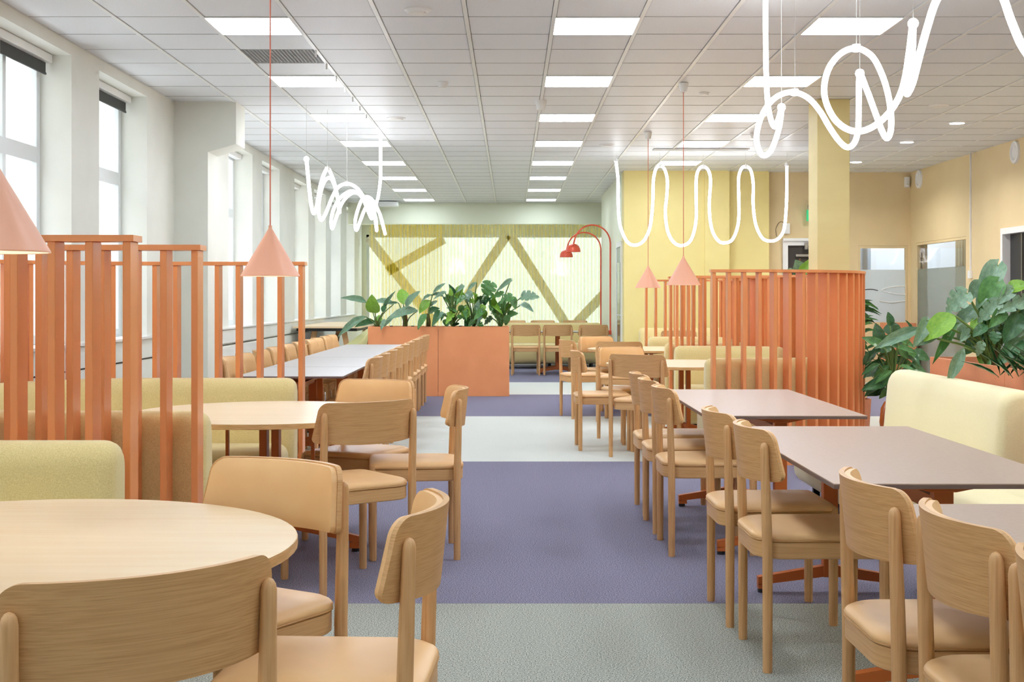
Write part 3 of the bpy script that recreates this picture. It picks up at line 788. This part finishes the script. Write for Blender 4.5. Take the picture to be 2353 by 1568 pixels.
# ---------------------------------------------------------------- leaves
def leaf_mesh(kind):
    """unit leaf from the origin along +Y, width 1 in X; the underside follows the top"""
    n = 22 if kind == 'monstera' else 12; m = MB(); vs = []; fs = []
    prof = {'oval': lambda t: sin(pi*t**.8)**.75*.5, 'heart': lambda t: (.5*sin(pi*min(1, t*1.0+.0)**.55)**.8), 'narrow': lambda t: .5*sin(pi*t**.9), 'monstera': lambda t: .5*sin(pi*t**.6)**.7}[kind]
    W5 = 6
    for i in range(n+1):
        t = i/n; w = prof(min(.999, max(.001, t)))
        for j in range(-W5//2, W5//2+1):
            u = j/(W5/2)
            uu = u
            if kind == 'monstera' and abs(u) > .6 and 4 <= i <= n-4 and i % 6 == 0: uu = u*(.5 if abs(u) > .8 else .8)
            yb = -.13*(abs(u)**1.5)*(1-t)**3 if kind in ('heart', 'monstera') else 0
            z = .16*abs(uu)*w*2*.7 - .28*t*t + .015*sin(t*19+u*2)
            vs.append((uu*w, t+yb+.06*abs(u)*(1-t)*0, z))
    c = W5+1
    for i in range(n):
        for j in range(W5):
            a = i*c+j
            fs.append((a, a+1, a+c+1, a+c))
    me = bpy.data.meshes.new('leaf'); me.from_pydata(vs, [], fs)
    me.polygons.foreach_set('use_smooth', [True]*len(me.polygons))
    return me
LEAFME = {}
def leaf_data(kind, m):
    k = (kind, m.name)
    if k not in LEAFME:
        me = leaf_mesh(kind); me.materials.append(m); LEAFME[k] = me
    return LEAFME[k]
def add_leaf(root, base, tip, width, kind, m, nrm=None, name='leaf'):
    base, tip = Vector(base), Vector(tip); y = tip-base; L = y.length
    if L < 1e-4: return
    y /= L; n_ = Vector(nrm) if nrm else Vector((rnd.uniform(-.5, .5), -1, rnd.uniform(.2, .9)))
    x = y.cross(n_); x = x.normalized() if x.length > 1e-4 else Vector((1, 0, 0)); z = x.cross(y)
    o = bpy.data.objects.new(name, leaf_data(kind, m)); C.objects.link(o); o.parent = root
    s = L/ .96
    Mx = Matrix(((x.x*width, y.x*s, z.x*L), (x.y*width, y.y*s, z.y*L), (x.z*width, y.z*s, z.z*L))).to_4x4()
    Mx.translation = base-root.location
    o.matrix_basis = Mx
    return o
def petioles(root, lines, m=None, r=.006):
    s = MB()
    for a, b_, rr in lines:
        a, b_ = Vector(a)-root.location, Vector(b_)-root.location
        mid = (a+b_)/2+Vector((0, 0, .18*(b_-a).length*.5)); mid.x = a.x*.65+b_.x*.35
        s.tube(cr([a, mid, b_], 5), [rr]*11 if False else rr, 6)
    s.build('stem', m or M_stem, root, smooth=180)

# middle planter: picture points measured on the photograph, scale 4.902 from (770, 620)
def z1(u, v, d): return P(770+u/4.902, 620+v/4.902, d)
def plantA(name, lab, base, leaves, d=17.82, trunk=None, sc=4.902, zf=z1, m0=None):
    b0 = zf(base[0], base[1], d); b0.z = min(b0.z, .87)
    t = thing(name, lab, 'plant', tuple(b0)); ls = []
    for i, (u0, v0, u1, v1, w, kind, m) in enumerate(leaves):
        dd = d+rnd.uniform(-.22, .15)*(d/17.8)
        p, q = zf(u0, v0, dd), zf(u1, v1, dd+rnd.uniform(-.25, .1)*(d/17.8))
        add_leaf(t, p, q, w/sc*dd/F*1.05, kind, m, (rnd.uniform(-.3, .3), -1, rnd.uniform(.3, .9)))
        ls.append((b0, p, .007))
    petioles(t, ls, m0)
    if trunk: MB().tube([Vector((0, 0, 0)), Vector((.01, 0, trunk*.5)), Vector((0, 0, trunk))], [.035, .03, .018], 8).build('trunk', M_trunk, t, smooth=True)
    return t
O, Hh, N_, Mo = 'oval', 'heart', 'narrow', 'monstera'
plantA('philodendron', 'broad leaved plant at the left end of the orange planter', (470, 640), [
    (350, 370, 118, 290, 80, O, M_leafG), (450, 490, 400, 325, 165, O, M_leafB), (660, 390, 440, 320, 75, O, M_leafG), (545, 470, 625, 262, 50, N_, M_leafG),
    (540, 480, 560, 380, 60, O, M_leafD), (485, 635, 490, 505, 95, O, M_leafB), (345, 530, 35, 700, 90, O, M_leafG), (450, 590, 265, 600, 80, O, M_leafD), (560, 560, 520, 650, 50, O, M_leafG)], trunk=.12)
plantA('philodendron', 'plant with an upright bright green leaf, second from the left in the orange planter', (785, 640), [
    (770, 390, 755, 200, 135, O, M_leafB), (800, 430, 905, 240, 100, O, M_leafG), (930, 462, 605, 500, 120, O, M_leafG), (730, 490, 540, 610, 60, N_, M_leafG),
    (715, 375, 600, 370, 30, N_, M_leafG)], trunk=.28)
plantA('philodendron', 'small broad leaved plant next to the planter seam', (1045, 640), [
    (1075, 350, 945, 455, 120, O, M_leafB), (1095, 280, 960, 335, 48, N_, M_leafG), (1100, 270, 1235, 135, 48, N_, M_leafG), (1055, 425, 1155, 330, 48, N_, M_leafG),
    (1060, 480, 1135, 430, 80, O, M_leafD), (1025, 500, 935, 630, 75, O, M_leaf)], trunk=.22)
def mon(base, cx, cy, rx, ry, n, extra):
    L = list(extra)
    for i in range(n):
        a = rnd.uniform(0, 2*pi); r = sqrt(rnd.uniform(.05, 1)); u = cx+rx*r*cos(a); v = min(600, cy+ry*r*sin(a))
        sz = rnd.uniform(70, 125); da = atan2(v-640, u-base[0])+rnd.uniform(-.9, .9)
        if rnd.random() < .5: da = rnd.uniform(.2, 2.9)
        L.append((u, v, u+sz*cos(da), min(640, v+sz*sin(da)), sz*rnd.uniform(.6, .95), rnd.choice([Hh, Mo, Hh]), rnd.choice([M_leaf, M_leaf, M_leafG, M_leafB, M_leafD])))
    return L
plantA('monstera', 'bushy monstera right of the planter seam', (1330, 640), mon((1330, 640), 1320, 430, 170, 190, 22, [
    (1240, 260, 1120, 300, 50, Hh, M_leafG), (1180, 480, 1110, 590, 90, Hh, M_leafD), (1440, 180, 1380, 240, 50, Hh, M_leafG)]))
plantA('monstera', 'monstera with a large split leaf, in the middle of the right planter half', (1560, 640), mon((1560, 640), 1560, 440, 160, 170, 20, [
    (1755, 150, 1690, 300, 185, Mo, M_leaf), (1595, 140, 1490, 220, 45, N_, M_leafG), (1440, 300, 1500, 330, 90, Hh, M_leafG), (1520, 550, 1470, 665, 95, Hh, M_leafD)]))
plantA('monstera', 'monstera leaning out over the right end of the orange planter', (1860, 640), mon((1860, 640), 1840, 470, 120, 120, 15, [
    (1975, 120, 1825, 225, 55, Hh, M_leafG), (2110, 300, 2275, 290, 130, Mo, M_leafG), (2090, 400, 2215, 420, 95, Hh, M_leafG), (1990, 320, 2040, 430, 90, Hh, M_leaf),
    (1990, 300, 1860, 360, 110, Mo, M_leaf), (1890, 270, 1740, 310, 70, Mo, M_leaf)]))

# right planter: scale 3.825 from (1970, 590)
def z2(u, v, d): return P(1970+u/3.825, 590+v/3.825, d)
plantA('philodendron', 'large glossy leaved plant in the terracotta planter at right', (1180, 930), [
    (1235, 75, 1060, 410, 190, Hh, M_leafG), (1070, 225, 975, 390, 110, Hh, M_leafG), (960, 320, 785, 470, 200, Mo, M_leafG), (1240, 220, 1060, 460, 210, Hh, M_leaf),
    (1340, 280, 1520, 230, 130, Hh, M_leafB), (860, 520, 590, 690, 200, O, M_leafB), (560, 640, 175, 765, 110, O, M_leafG), (610, 560, 520, 780, 120, Hh, M_leafG),
    (880, 580, 690, 880, 80, N_, M_leaf), (1040, 470, 840, 600, 150, Hh, M_leafG), (940, 800, 805, 1095, 105, N_, M_leafG), (1140, 590, 950, 800, 150, Hh, M_leafD),
    (1240, 400, 1060, 560, 150, Mo, M_leafG), (1360, 280, 1250, 400, 120, Hh, M_leafG), (1280, 480, 1180, 610, 120, Hh, M_leaf), (1440, 500, 1310, 720, 160, O, M_leafD),
    (1420, 750, 1240, 935, 140, Hh, M_leafD), (1520, 640, 1305, 795, 120, O, M_leafG), (1230, 640, 1110, 830, 95, N_, M_leafD), (1165, 900, 1125, 1045, 45, N_, M_leaf),
    (1110, 820, 1090, 930, 100, O, M_leafB), (1500, 380, 1285, 460, 130, Mo, M_leafG), (960, 620, 880, 720, 100, Hh, M_leafG), (1060, 560, 1000, 650, 90, Hh, M_leafB),
    (700, 720, 520, 770, 50, N_, M_leafG), (1000, 780, 940, 860, 90, Hh, M_leafD), (1180, 560, 1060, 700, 110, Hh, M_leaf), (1350, 560, 1240, 700, 110, Hh, M_leaf),
    (1500, 480, 1400, 560, 110, Hh, M_leafD), (1420, 620, 1350, 760, 110, Hh, M_leaf), (1490, 800, 1420, 900, 100, Hh, M_leafD)]+[(u, v, u+rnd.uniform(-110, 60), v+rnd.uniform(60, 130), rnd.uniform(70, 110), rnd.choice([O, Hh, Mo]), rnd.choice([M_leafG, M_leaf, M_leafD])) for u, v in [(rnd.uniform(930, 1480), rnd.uniform(470, 780)) for _ in range(20)]], d=7.85, sc=3.825, zf=z2, trunk=.25)
t = thing('grass_plant', 'low grassy plant at the right edge of the terracotta planter', 'plant', tuple(P(2340, 850, 7.0)))
for k in range(26):
    a = rnd.uniform(0, 2*pi); b0 = t.location+Vector((rnd.uniform(-.12, .12), rnd.uniform(-.2, .2), -.04))
    add_leaf(t, b0, b0+Vector((.16*cos(a), .12*sin(a), rnd.uniform(.08, .2))), .012, N_, M_leafD)
# peace lily in a terracotta pot, a palm and a tall rubber plant behind the screen
def pot(x, y, r, h, m, lab, belly=0):
    t = thing('plant_pot', lab, 'pot', (x, y, 0))
    if belly: pr = [(.001, 0), (r*.55, 0), (r*.9, h*.3), (r, h*.55), (r*.92, h*.85), (r*.72, h), (r*.66, h), (r*.8, h*.85)]
    else: pr = [(.001, 0), (r*.86, 0), (r, h), (r*.92, h), (r*.9, h*.9)]
    MB().lathe(pr, n=32).build('pot_body', m, t, smooth=40)
    MB().lathe([(.001, h*.9), (r*.85, h*.9)], n=24).build('soil', M_soil, t)
    return t
pot(3.36, 11.6, .15, .40, M_glaze, 'round glossy burnt orange pot behind the cream bench', 1)
pot(3.40, 10.9, .13, .42, M_terra, 'straight terracotta pot beside the round orange pot')
def lily(base, n, d, cx, cy, rx, ry, extra, lab, name='peace_lily'):
    L = list(extra)
    for i in range(n):
        a = rnd.uniform(0, 2*pi); r = sqrt(rnd.uniform(.02, 1)); u = cx+rx*r*cos(a); v = cy+ry*r*sin(a)
        sgn = 1 if u > base[0] else -1; L1 = rnd.uniform(100, 165)
        L.append((u-sgn*L1*.4, v-20, u+sgn*L1*.55, v+rnd.uniform(-20, 90), rnd.uniform(50, 85), O, rnd.choice([M_leafD, M_leafD, M_leaf])))
    b0 = z2(base[0], base[1], d)
    t = thing(name, lab, 'plant', tuple(b0)); ls = []
    for (u0, v0, u1, v1, w, kind, m) in L:
        dd = d+rnd.uniform(-.2, .2); p, q = z2(u0, v0, dd), z2(u1, v1, dd+rnd.uniform(-.15, .1))
        add_leaf(t, p, q, w/3.825*dd/F, kind, m); ls.append((b0, p, .005))
    petioles(t, ls)
lily((310, 1290), 60, 11.0, 300, 960, 225, 260, [(290, 610, 285, 495, 80, O, M_leafD), (310, 690, 300, 570, 150, O, M_leafD), (205, 770, 170, 600, 110, O, M_leafD),
    (470, 700, 475, 575, 60, O, M_leafD), (240, 800, 70, 700, 90, O, M_leaf), (340, 830, 200, 870, 120, O, M_leaf), (480, 850, 640, 880, 130, O, M_leafD), (250, 1160, 110, 1200, 100, O, M_leafD)],
    'dark green peace lily growing from the terracotta pot')
t = thing('palm', 'thin leaved palm behind the right end of the nearest right screen', 'plant', tuple(Vector((z2(-30, 1000, 12.6).x, 12.6, .32))))
for k in range(40):
    v = rnd.uniform(380, 1000); u = rnd.uniform(-40, 60); a = rnd.uniform(-.6, .5)
    add_leaf(t, z2(u, v, 12.6+rnd.uniform(-.2, .2)), z2(u+rnd.uniform(60, 150), v+130*a, 12.5), .028, N_, rnd.choice([M_leafD, M_leaf]))
b0 = Vector((z2(-30, 1000, 12.6).x, 12.6, .32)); petioles(t, [(b0, z2(-30, 420, 12.6), .015)], M_trunk)
pot(b0.x, 12.6, .16, .35, M_terra, 'terracotta pot of the palm hidden behind the screen')
xx = (1838-CX)*15.2/F
t = thing('rubber_plant', 'tall rubber plant rising behind the right screens beside the column', 'plant', (xx, 15.2, .4))
MB().tube([(0, 0, 0), (.02, 0, .7), (0, 0, 1.35)], [.02, .015, .008], 8).build('trunk', M_trunk, t, smooth=True)
add_leaf(t, Vector((xx, 15.2, 1.55)), P(1835, 602, 15.1), .2, O, M_leafG, (.2, -1, .4)); add_leaf(t, P(1838, 640, 15.1), P(1860, 596, 15.0), .12, O, M_leafB, (-.5, -1, .3))
for k in range(22):
    z = .55+k*.05; a = k*2.4
    add_leaf(t, Vector((xx, 15.2, z)), Vector((xx+.22*cos(a), 15.2+.22*sin(a), z+.12)), .10, O, rnd.choice([M_leafD, M_leaf]), (0, -.4, 1))
pot(xx, 15.2, .17, .42, M_terra, 'terracotta pot of the tall rubber plant')
# rolled tan armchair glimpsed behind the right screen
t = thing('lounge_chair', 'tan lounge chair of stacked rolls, glimpsed past the right screen', 'armchair', (3.33, 12.9, 0))
for k, z in enumerate((.10, .24, .38)):
    MB().tube([(-.35, 0, z), (-.3, 0, z), (.08, 0, z), (.12, 0, z)], [.03, .072, .072, .03], 14).build('cushion_roll', M_leather, t, smooth=True)

# ---------------------------------------------------------------- pendant lamps
def pendant(x, y, lab):
    t = thing('pendant_lamp', lab, 'pendant lamp', (x, y, 1.417), 0, 'peach cone pendant lamps')
    MB().lathe([(.1515, 0), (.1515, .003), (.009, .247), (.0088, .262)], n=48).build('lamp_shade', M_shade, t, smooth=30)
    MB().lathe([(.1495, .001), (.008, .236)], n=48).build('shade_lining', M_shadein, t, smooth=True)
    MB().ball((0, 0, .075), .03).build('bulb', M_bulb, t, smooth=True)
    MB().tube([(0, 0, .255), (0, 0, ZC-1.417-.06)], .0035, 6).build('cord', M_cord, t)
    MB().lathe([(.012, ZC-1.417-.085), (.03, ZC-1.417-.075), (.045, ZC-1.417-.0), (.001, ZC-1.417-.0)], n=20).build('canopy', M_white, t, smooth=30)
pendant(-1.263, 3.2, 'peach cone pendant cut off by the left edge, over the nearest round table')
pendant(-1.24, 6.87, 'peach cone pendant over the second left round table')
pendant(1.54, 11.9, 'peach cone pendant over the nearer right round table')
pendant(1.59, 15.45, 'peach cone pendant over the farther right round table')

# ---------------------------------------------------------------- arc lamps by the curtain
def arc_lamp(xp, yp, z0, zt, r, lab, xs):
    t = thing('arc_lamp', lab, 'lamp', (xp, yp, z0), 0, 'coral arc lamps at the far table')
    h = zt-z0-r; pts = [(0, 0, 0), (0, 0, h*.5), (0, 0, h)]+[(-r+r*cos(a), 0, h+r*sin(a)) for a in [pi*k/14*.92 for k in range(1, 15)]]
    e = Vector(pts[-1]); pts.append(e+Vector((-.03, 0, -.10)))
    MB().tube(pts, .013, 10).build('pole', M_arc, t, smooth=True)
    c = Vector(pts[-1])+Vector((-.0, 0, -.03))
    MB().lathe([(.012, .04), (.045, .035), (.09, .005), (.115, -.04), (.126, -.10), (.122, -.10), (.11, -.04), (.04, .02)], tuple(c), 28).build('lamp_shade', M_arc, t, smooth=40)
    MB().ball((c.x, c.y, c.z-.06), .03).build('bulb', M_shadein, t, smooth=True)
    MB().box(-.04, .04, -.04, .04, 0, .02).box(-.03, .03, -.03, .03, -.05, 0).build('clamp', M_arc, t)
arc_lamp(1.695, 22.75, .72, 2.54, .305, 'nearer coral arc lamp clamped to the far table', 1.05)
arc_lamp(1.695, 25.15, .72, 2.53, .315, 'farther coral arc lamp standing behind the pale yellow bench', 1.03)
rect_table(-.1, 1.78, 25.15, 25.95, M_grey, 'grey table hidden behind the far pale yellow bench', 'far tables by the curtain')

# ---------------------------------------------------------------- glowing looped tubes
def neon(lab, pts, conv, r, balls, clips):
    p = [conv(*q) for q in pts]; o = p[0].copy()
    t = thing('light_tube', lab, 'lamp', tuple(o), 0, 'looped white light tubes')
    MB().tube([q-o for q in cr(p, 7)], r, 12).build('glowing_tube', M_neon, t, smooth=180)
    for q in balls:
        c = conv(*q)-o; MB().ball(tuple(c), r*1.6, 14).build('end_ball', M_neon, t, smooth=True)
    for q in balls+clips:
        c = conv(*q)-o; MB().tube([c, Vector((c.x, c.y, ZC-o.z))], .0015, 5).build('suspension_wire', M_wire, t)
    for q in clips:
        c = conv(*q)-o; MB().lathe([(r*1.1, -.02), (r*1.45, -.02), (r*1.45, .02), (r*1.1, .02)], tuple(c), 14).build('clip', M_white, t)
z3 = lambda u, v, d: P(680+u/5.808, 290+v/5.808, d)
neon('small looped white light tube hanging at left before the windows', [(140, 440, 13.2), (160, 650, 13.2), (180, 850, 13.3), (205, 1060, 13.3), (240, 1165, 13.4), (280, 1060, 13.5), (335, 760, 13.5), (420, 570, 13.6), (500, 720, 13.7),
     (550, 930, 13.8), (583, 1150, 13.9), (560, 960, 14.0), (500, 750, 14.0), (440, 690, 14.0), (370, 760, 14.1), (315, 960, 14.1), (305, 1160, 14.2), (340, 1255, 14.2), (400, 1160, 14.3), (480, 960, 14.4),
     (560, 820, 14.4), (680, 768, 14.5), (800, 815, 14.6), (900, 940, 14.6), (970, 1100, 14.7), (1010, 1235, 14.7), (960, 1130, 14.8), (900, 980, 14.8), (820, 890, 14.9), (720, 870, 14.9), (600, 950, 14.9), (510, 1090, 15.0),
     (470, 1250, 15.0), (485, 1370, 15.0), (535, 1230, 15.1), (620, 1020, 15.1), (740, 900, 15.2), (850, 905, 15.2), (935, 1010, 15.2), (990, 1200, 15.3), (960, 1080, 15.3), (890, 980, 15.3), (825, 1120, 15.4), (790, 1280, 15.4),
     (808, 1390, 15.4), (860, 1260, 15.5), (930, 1090, 15.5), (1000, 1040, 15.6), (1060, 1200, 15.6), (1078, 1395, 15.6), (1045, 1180, 15.7), (980, 990, 15.7), (940, 940, 15.7), (1020, 985, 15.8), (1110, 1150, 15.8), (1190, 1440, 15.8),
     (1130, 1200, 15.9), (1070, 1070, 15.9), (1100, 930, 15.9), (1128, 700, 15.9), (1130, 400, 15.9), (1130, 160, 15.9)], z3, .0175, [(140, 440, 13.2)], [(420, 570, 13.6), (680, 768, 14.5)])
z4 = lambda u, v, d=17.6: P(1380+u/2.418, v/2.418, d)
neon('wavy white light tube of four hanging loops before the yellow wall', [(85, 890), (97, 1000), (98, 1130), (108, 1250), (145, 1340), (190, 1363), (240, 1338), (275, 1260), (290, 1130), (293, 1010), (307, 940), (330, 922), (355, 940),
     (371, 1000), (368, 1090), (360, 1180), (373, 1285), (408, 1348), (455, 1365), (503, 1332), (530, 1230), (531, 1100), (532, 990), (546, 942), (570, 926), (598, 946), (611, 1005), (604, 1150), (617, 1270), (652, 1336), (690, 1350),
     (735, 1328), (766, 1235), (768, 1100), (767, 990), (783, 938), (806, 926), (834, 946), (848, 1020), (848, 1140), (863, 1250), (898, 1322), (940, 1340), (985, 1328), (1019, 1275), (1032, 1150), (1035, 1020), (1035, 915)],
     z4, .019, [], [(85, 890), (330, 922), (570, 926), (806, 926), (1035, 915)])
z5 = lambda u, v, d: P(1700+u/3.603, v/3.603, d)
neon('large looped white light tube overhead at the upper right', [(213, -30, 8.4), (214, 300, 8.4), (218, 600, 8.4), (232, 860, 8.4), (262, 1005, 8.4), (292, 1048, 8.4), (322, 980, 8.4), (345, 900, 8.4), (325, 1060, 8.35), (262, 1240, 8.3), (195, 1288, 8.3), (150, 1220, 8.3), (140, 1110, 8.3),
     (185, 950, 8.3), (270, 830, 8.25), (370, 772, 8.2), (470, 768, 8.2), (570, 815, 8.1), (660, 915, 8.1), (740, 1050, 8.0), (820, 1165, 8.0), (890, 1220, 7.9), (950, 1180, 7.9), (980, 1060, 7.8), (985, 830, 7.8), (993, 620, 7.75), (1050, 740, 7.7), (1120, 930, 7.7),
     (1180, 1090, 7.6), (1222, 1145, 7.6), (1252, 1060, 7.6), (1245, 880, 7.55), (1200, 680, 7.5), (1120, 500, 7.5), (1040, 425, 7.5), (950, 398, 7.4), (840, 440, 7.4), (745, 550, 7.35), (700, 700, 7.3), (712, 840, 7.3), (780, 980, 7.2), (880, 1065, 7.2),
     (990, 1088, 7.1), (1110, 1045, 7.1), (1230, 940, 7.0), (1320, 800, 6.9), (1370, 640, 6.8), (1405, 420, 6.6), (1432, 215, 6.5), (1425, 450, 6.3), (1395, 680, 6.2), (1385, 775, 6.1), (1430, 680, 6.0), (1490, 450, 6.0), (1560, 200, 5.9), (1625, 10, 5.8), (1740, -170, 5.8),
     (1900, -260, 5.7), (2060, -200, 5.6), (2170, -40, 5.5), (2250, 180, 5.4), (2350, 400, 5.3), (2500, 560, 5.2), (2620, 500, 5.2)], z5, .0165,
     [(345, 890, 8.4), (993, 608, 7.75), (1435, 195, 6.5)], [(455, 765, 8.2), (965, 398, 7.42)])
# wire clips along the ceiling bar at left
for k in range(8):
    y = 10.3+.6*k
    tag(MB().box(-1.512, -1.5, y-.01, y+.01, ZC-.05, ZC).build('ceiling_hook', M_white), 'small white hook on the ceiling bar, %s along the left light row' % ORD[k], 'hook', 'small ceiling hooks at left')

# ---------------------------------------------------------------- wall fittings
def wall_round(px, py, lab):
    d = XR*F/(px-CX); z = H-(py-CY)*d/F
    t = thing('wall_vent', lab, 'wall vent', (XR, d, z), 0, 'round white wall vents')
    m = MB().lathe([(.001, .02), (.07, .02), (.085, .005), (.1, .03), (.135, .025), (.14, 0)], n=32).build('vent_ring', M_white, t, smooth=35); m.rotation_euler = (0, -pi/2, 0)
wall_round(2113, 412, 'round white wall vent high in the corner, the farther of two')
wall_round(2334, 350, 'round white wall vent high at the right edge, the nearer of two')
d = XR*F/(2232-CX)
t = thing('cable_conduit', 'thin white cable conduit running down the right wall to a small box', 'conduit', (XR, d, 0))
MB().box(-.02, 0, -.012, .012, 1.66, ZC).build('conduit', M_white, t)
MB().box(-.035, 0, -.05, .05, 1.56, 1.66).build('socket_box', M_white, t, bevel=.004)
t = thing('motion_detector', 'small white motion detector high in the beige corner', 'detector', (6.07, DW, 3.07))
MB().box(-.04, .03, -.06, 0, -.08, .08).build('case', M_white, t, bevel=.008)
MB().ball((-.005, -.06, -.045), .02).build('lens', M_grid, t, smooth=True)
# exit sign, alarm box with cable loop
t = thing('exit_sign', 'green lit exit sign with a white running figure, partly behind the column', 'sign', (4.53, DW-.12, 2.47))
MB().box(-.02, .32, -.02, .02, 0, .17).build('sign_face', M_exit, t)
MB().box(.02, .3, -.024, -.02, .02, .15).build('white_field', M_exitw, t)
f = MB().tube([(.18, -.027, .13), (.165, -.027, .09), (.14, -.027, .05)], .007, 6).tube([(.165, -.027, .09), (.2, -.027, .07), (.19, -.027, .04)], .006, 6).tube([(.175, -.027, .12), (.21, -.027, .105)], .005, 6).ball((.187, -.027, .14), .009, 8)
f.build('running_figure', M_exit, t)
MB().box(.0, .3, -.03, .03, .17, .24).box(.1, .2, .02, .12, .18, .22).build('sign_housing', M_chrome, t)
t = thing('alarm_box', 'small white alarm box with a cable loop above the dark door', 'alarm', (4.22, DW, 2.36))
MB().box(-.06, .05, -.05, 0, -.08, .08).build('case', M_white, t, bevel=.006)
MB().tube(cr([(-.02, -.02, .09), (-.1, -.02, .1), (-.16, -.02, 0), (-.15, -.02, -.12)], 6), .004, 6).build('cable', M_black, t)
# opening handles on far windows skipped by the blinds; white box on the end beam
t = thing('projector_box', 'flat white box under the ceiling at the far beam, left', 'box', (-2.5, 26.6, ZC-.1))
MB().box(-.25, .25, -.15, .15, 0, .09).build('case', M_white, t, bevel=.01)

# ---------------------------------------------------------------- high table with shell chairs, far left
t = thing('high_table', 'light wood high table by the far left windows', 'table', (-2.75, 21.6, 0))
MB().box(-.5, .5, -1.75, 1.9, .845, .872).build('tabletop', M_top, t)
MB().box(-.45, .45, -1.7, 1.85, .80, .843).build('apron', M_black, t)
for y in (-1.4, 1.5):
    for s in (-1, 1):
        MB().add([(s*.18, y-.03, .8), (s*.26, y-.03, .8), (s*.26, y+.03, .8), (s*.18, y+.03, .8), (s*.34, y-.03, 0), (s*.42, y-.03, 0), (s*.42, y+.03, 0), (s*.34, y+.03, 0)],
                 [(0, 1, 2, 3), (7, 6, 5, 4), (0, 4, 5, 1), (1, 5, 6, 2), (2, 6, 7, 3), (3, 7, 4, 0)]).build('leg', M_woodV, t)
def shell_chair(x, y, rz, lab):
    t = thing('shell_chair', lab, 'chair', (x, y, 0), rz, 'pale green shell chairs')
    nu, nv = 32, 8; vs = []
    for j in range(nv+1):
        v = j/nv
        for i in range(nu):
            a = 2*pi*i/nu; bk = (1-sin(a))/2; hgt = .06+.36*bk**1.5
            r = .30*(v**.6)*(1+.05*cos(2*a)); vs.append((r*cos(a), r*sin(a)*.92, .43+hgt*v**2.6))
    fs = [(j*nu+i, j*nu+(i+1) % nu, (j+1)*nu+(i+1) % nu, (j+1)*nu+i) for j in range(nv) for i in range(nu)]
    me = MB().add(vs, fs).build('seat_shell', M_shell, t, smooth=180)
    so = me.modifiers.new('thickness', 'SOLIDIFY'); so.thickness = .012
    for sx in (-1, 1):
        for sy in (-1, 1):
            MB().tube([(sx*.1, sy*.1, .44), (sx*.19, sy*.17, .41), (sx*.23, sy*.23, 0)], [.014, .015, .011], 8).build('leg', M_shell, t, smooth=True)
shell_chair(-2.32, 19.4, pi/2+.3, 'pale green shell chair, left of the two beside the planter')
shell_chair(-1.72, 20.15, pi/2+.2, 'pale green shell chair, right of the two, partly behind the planter')
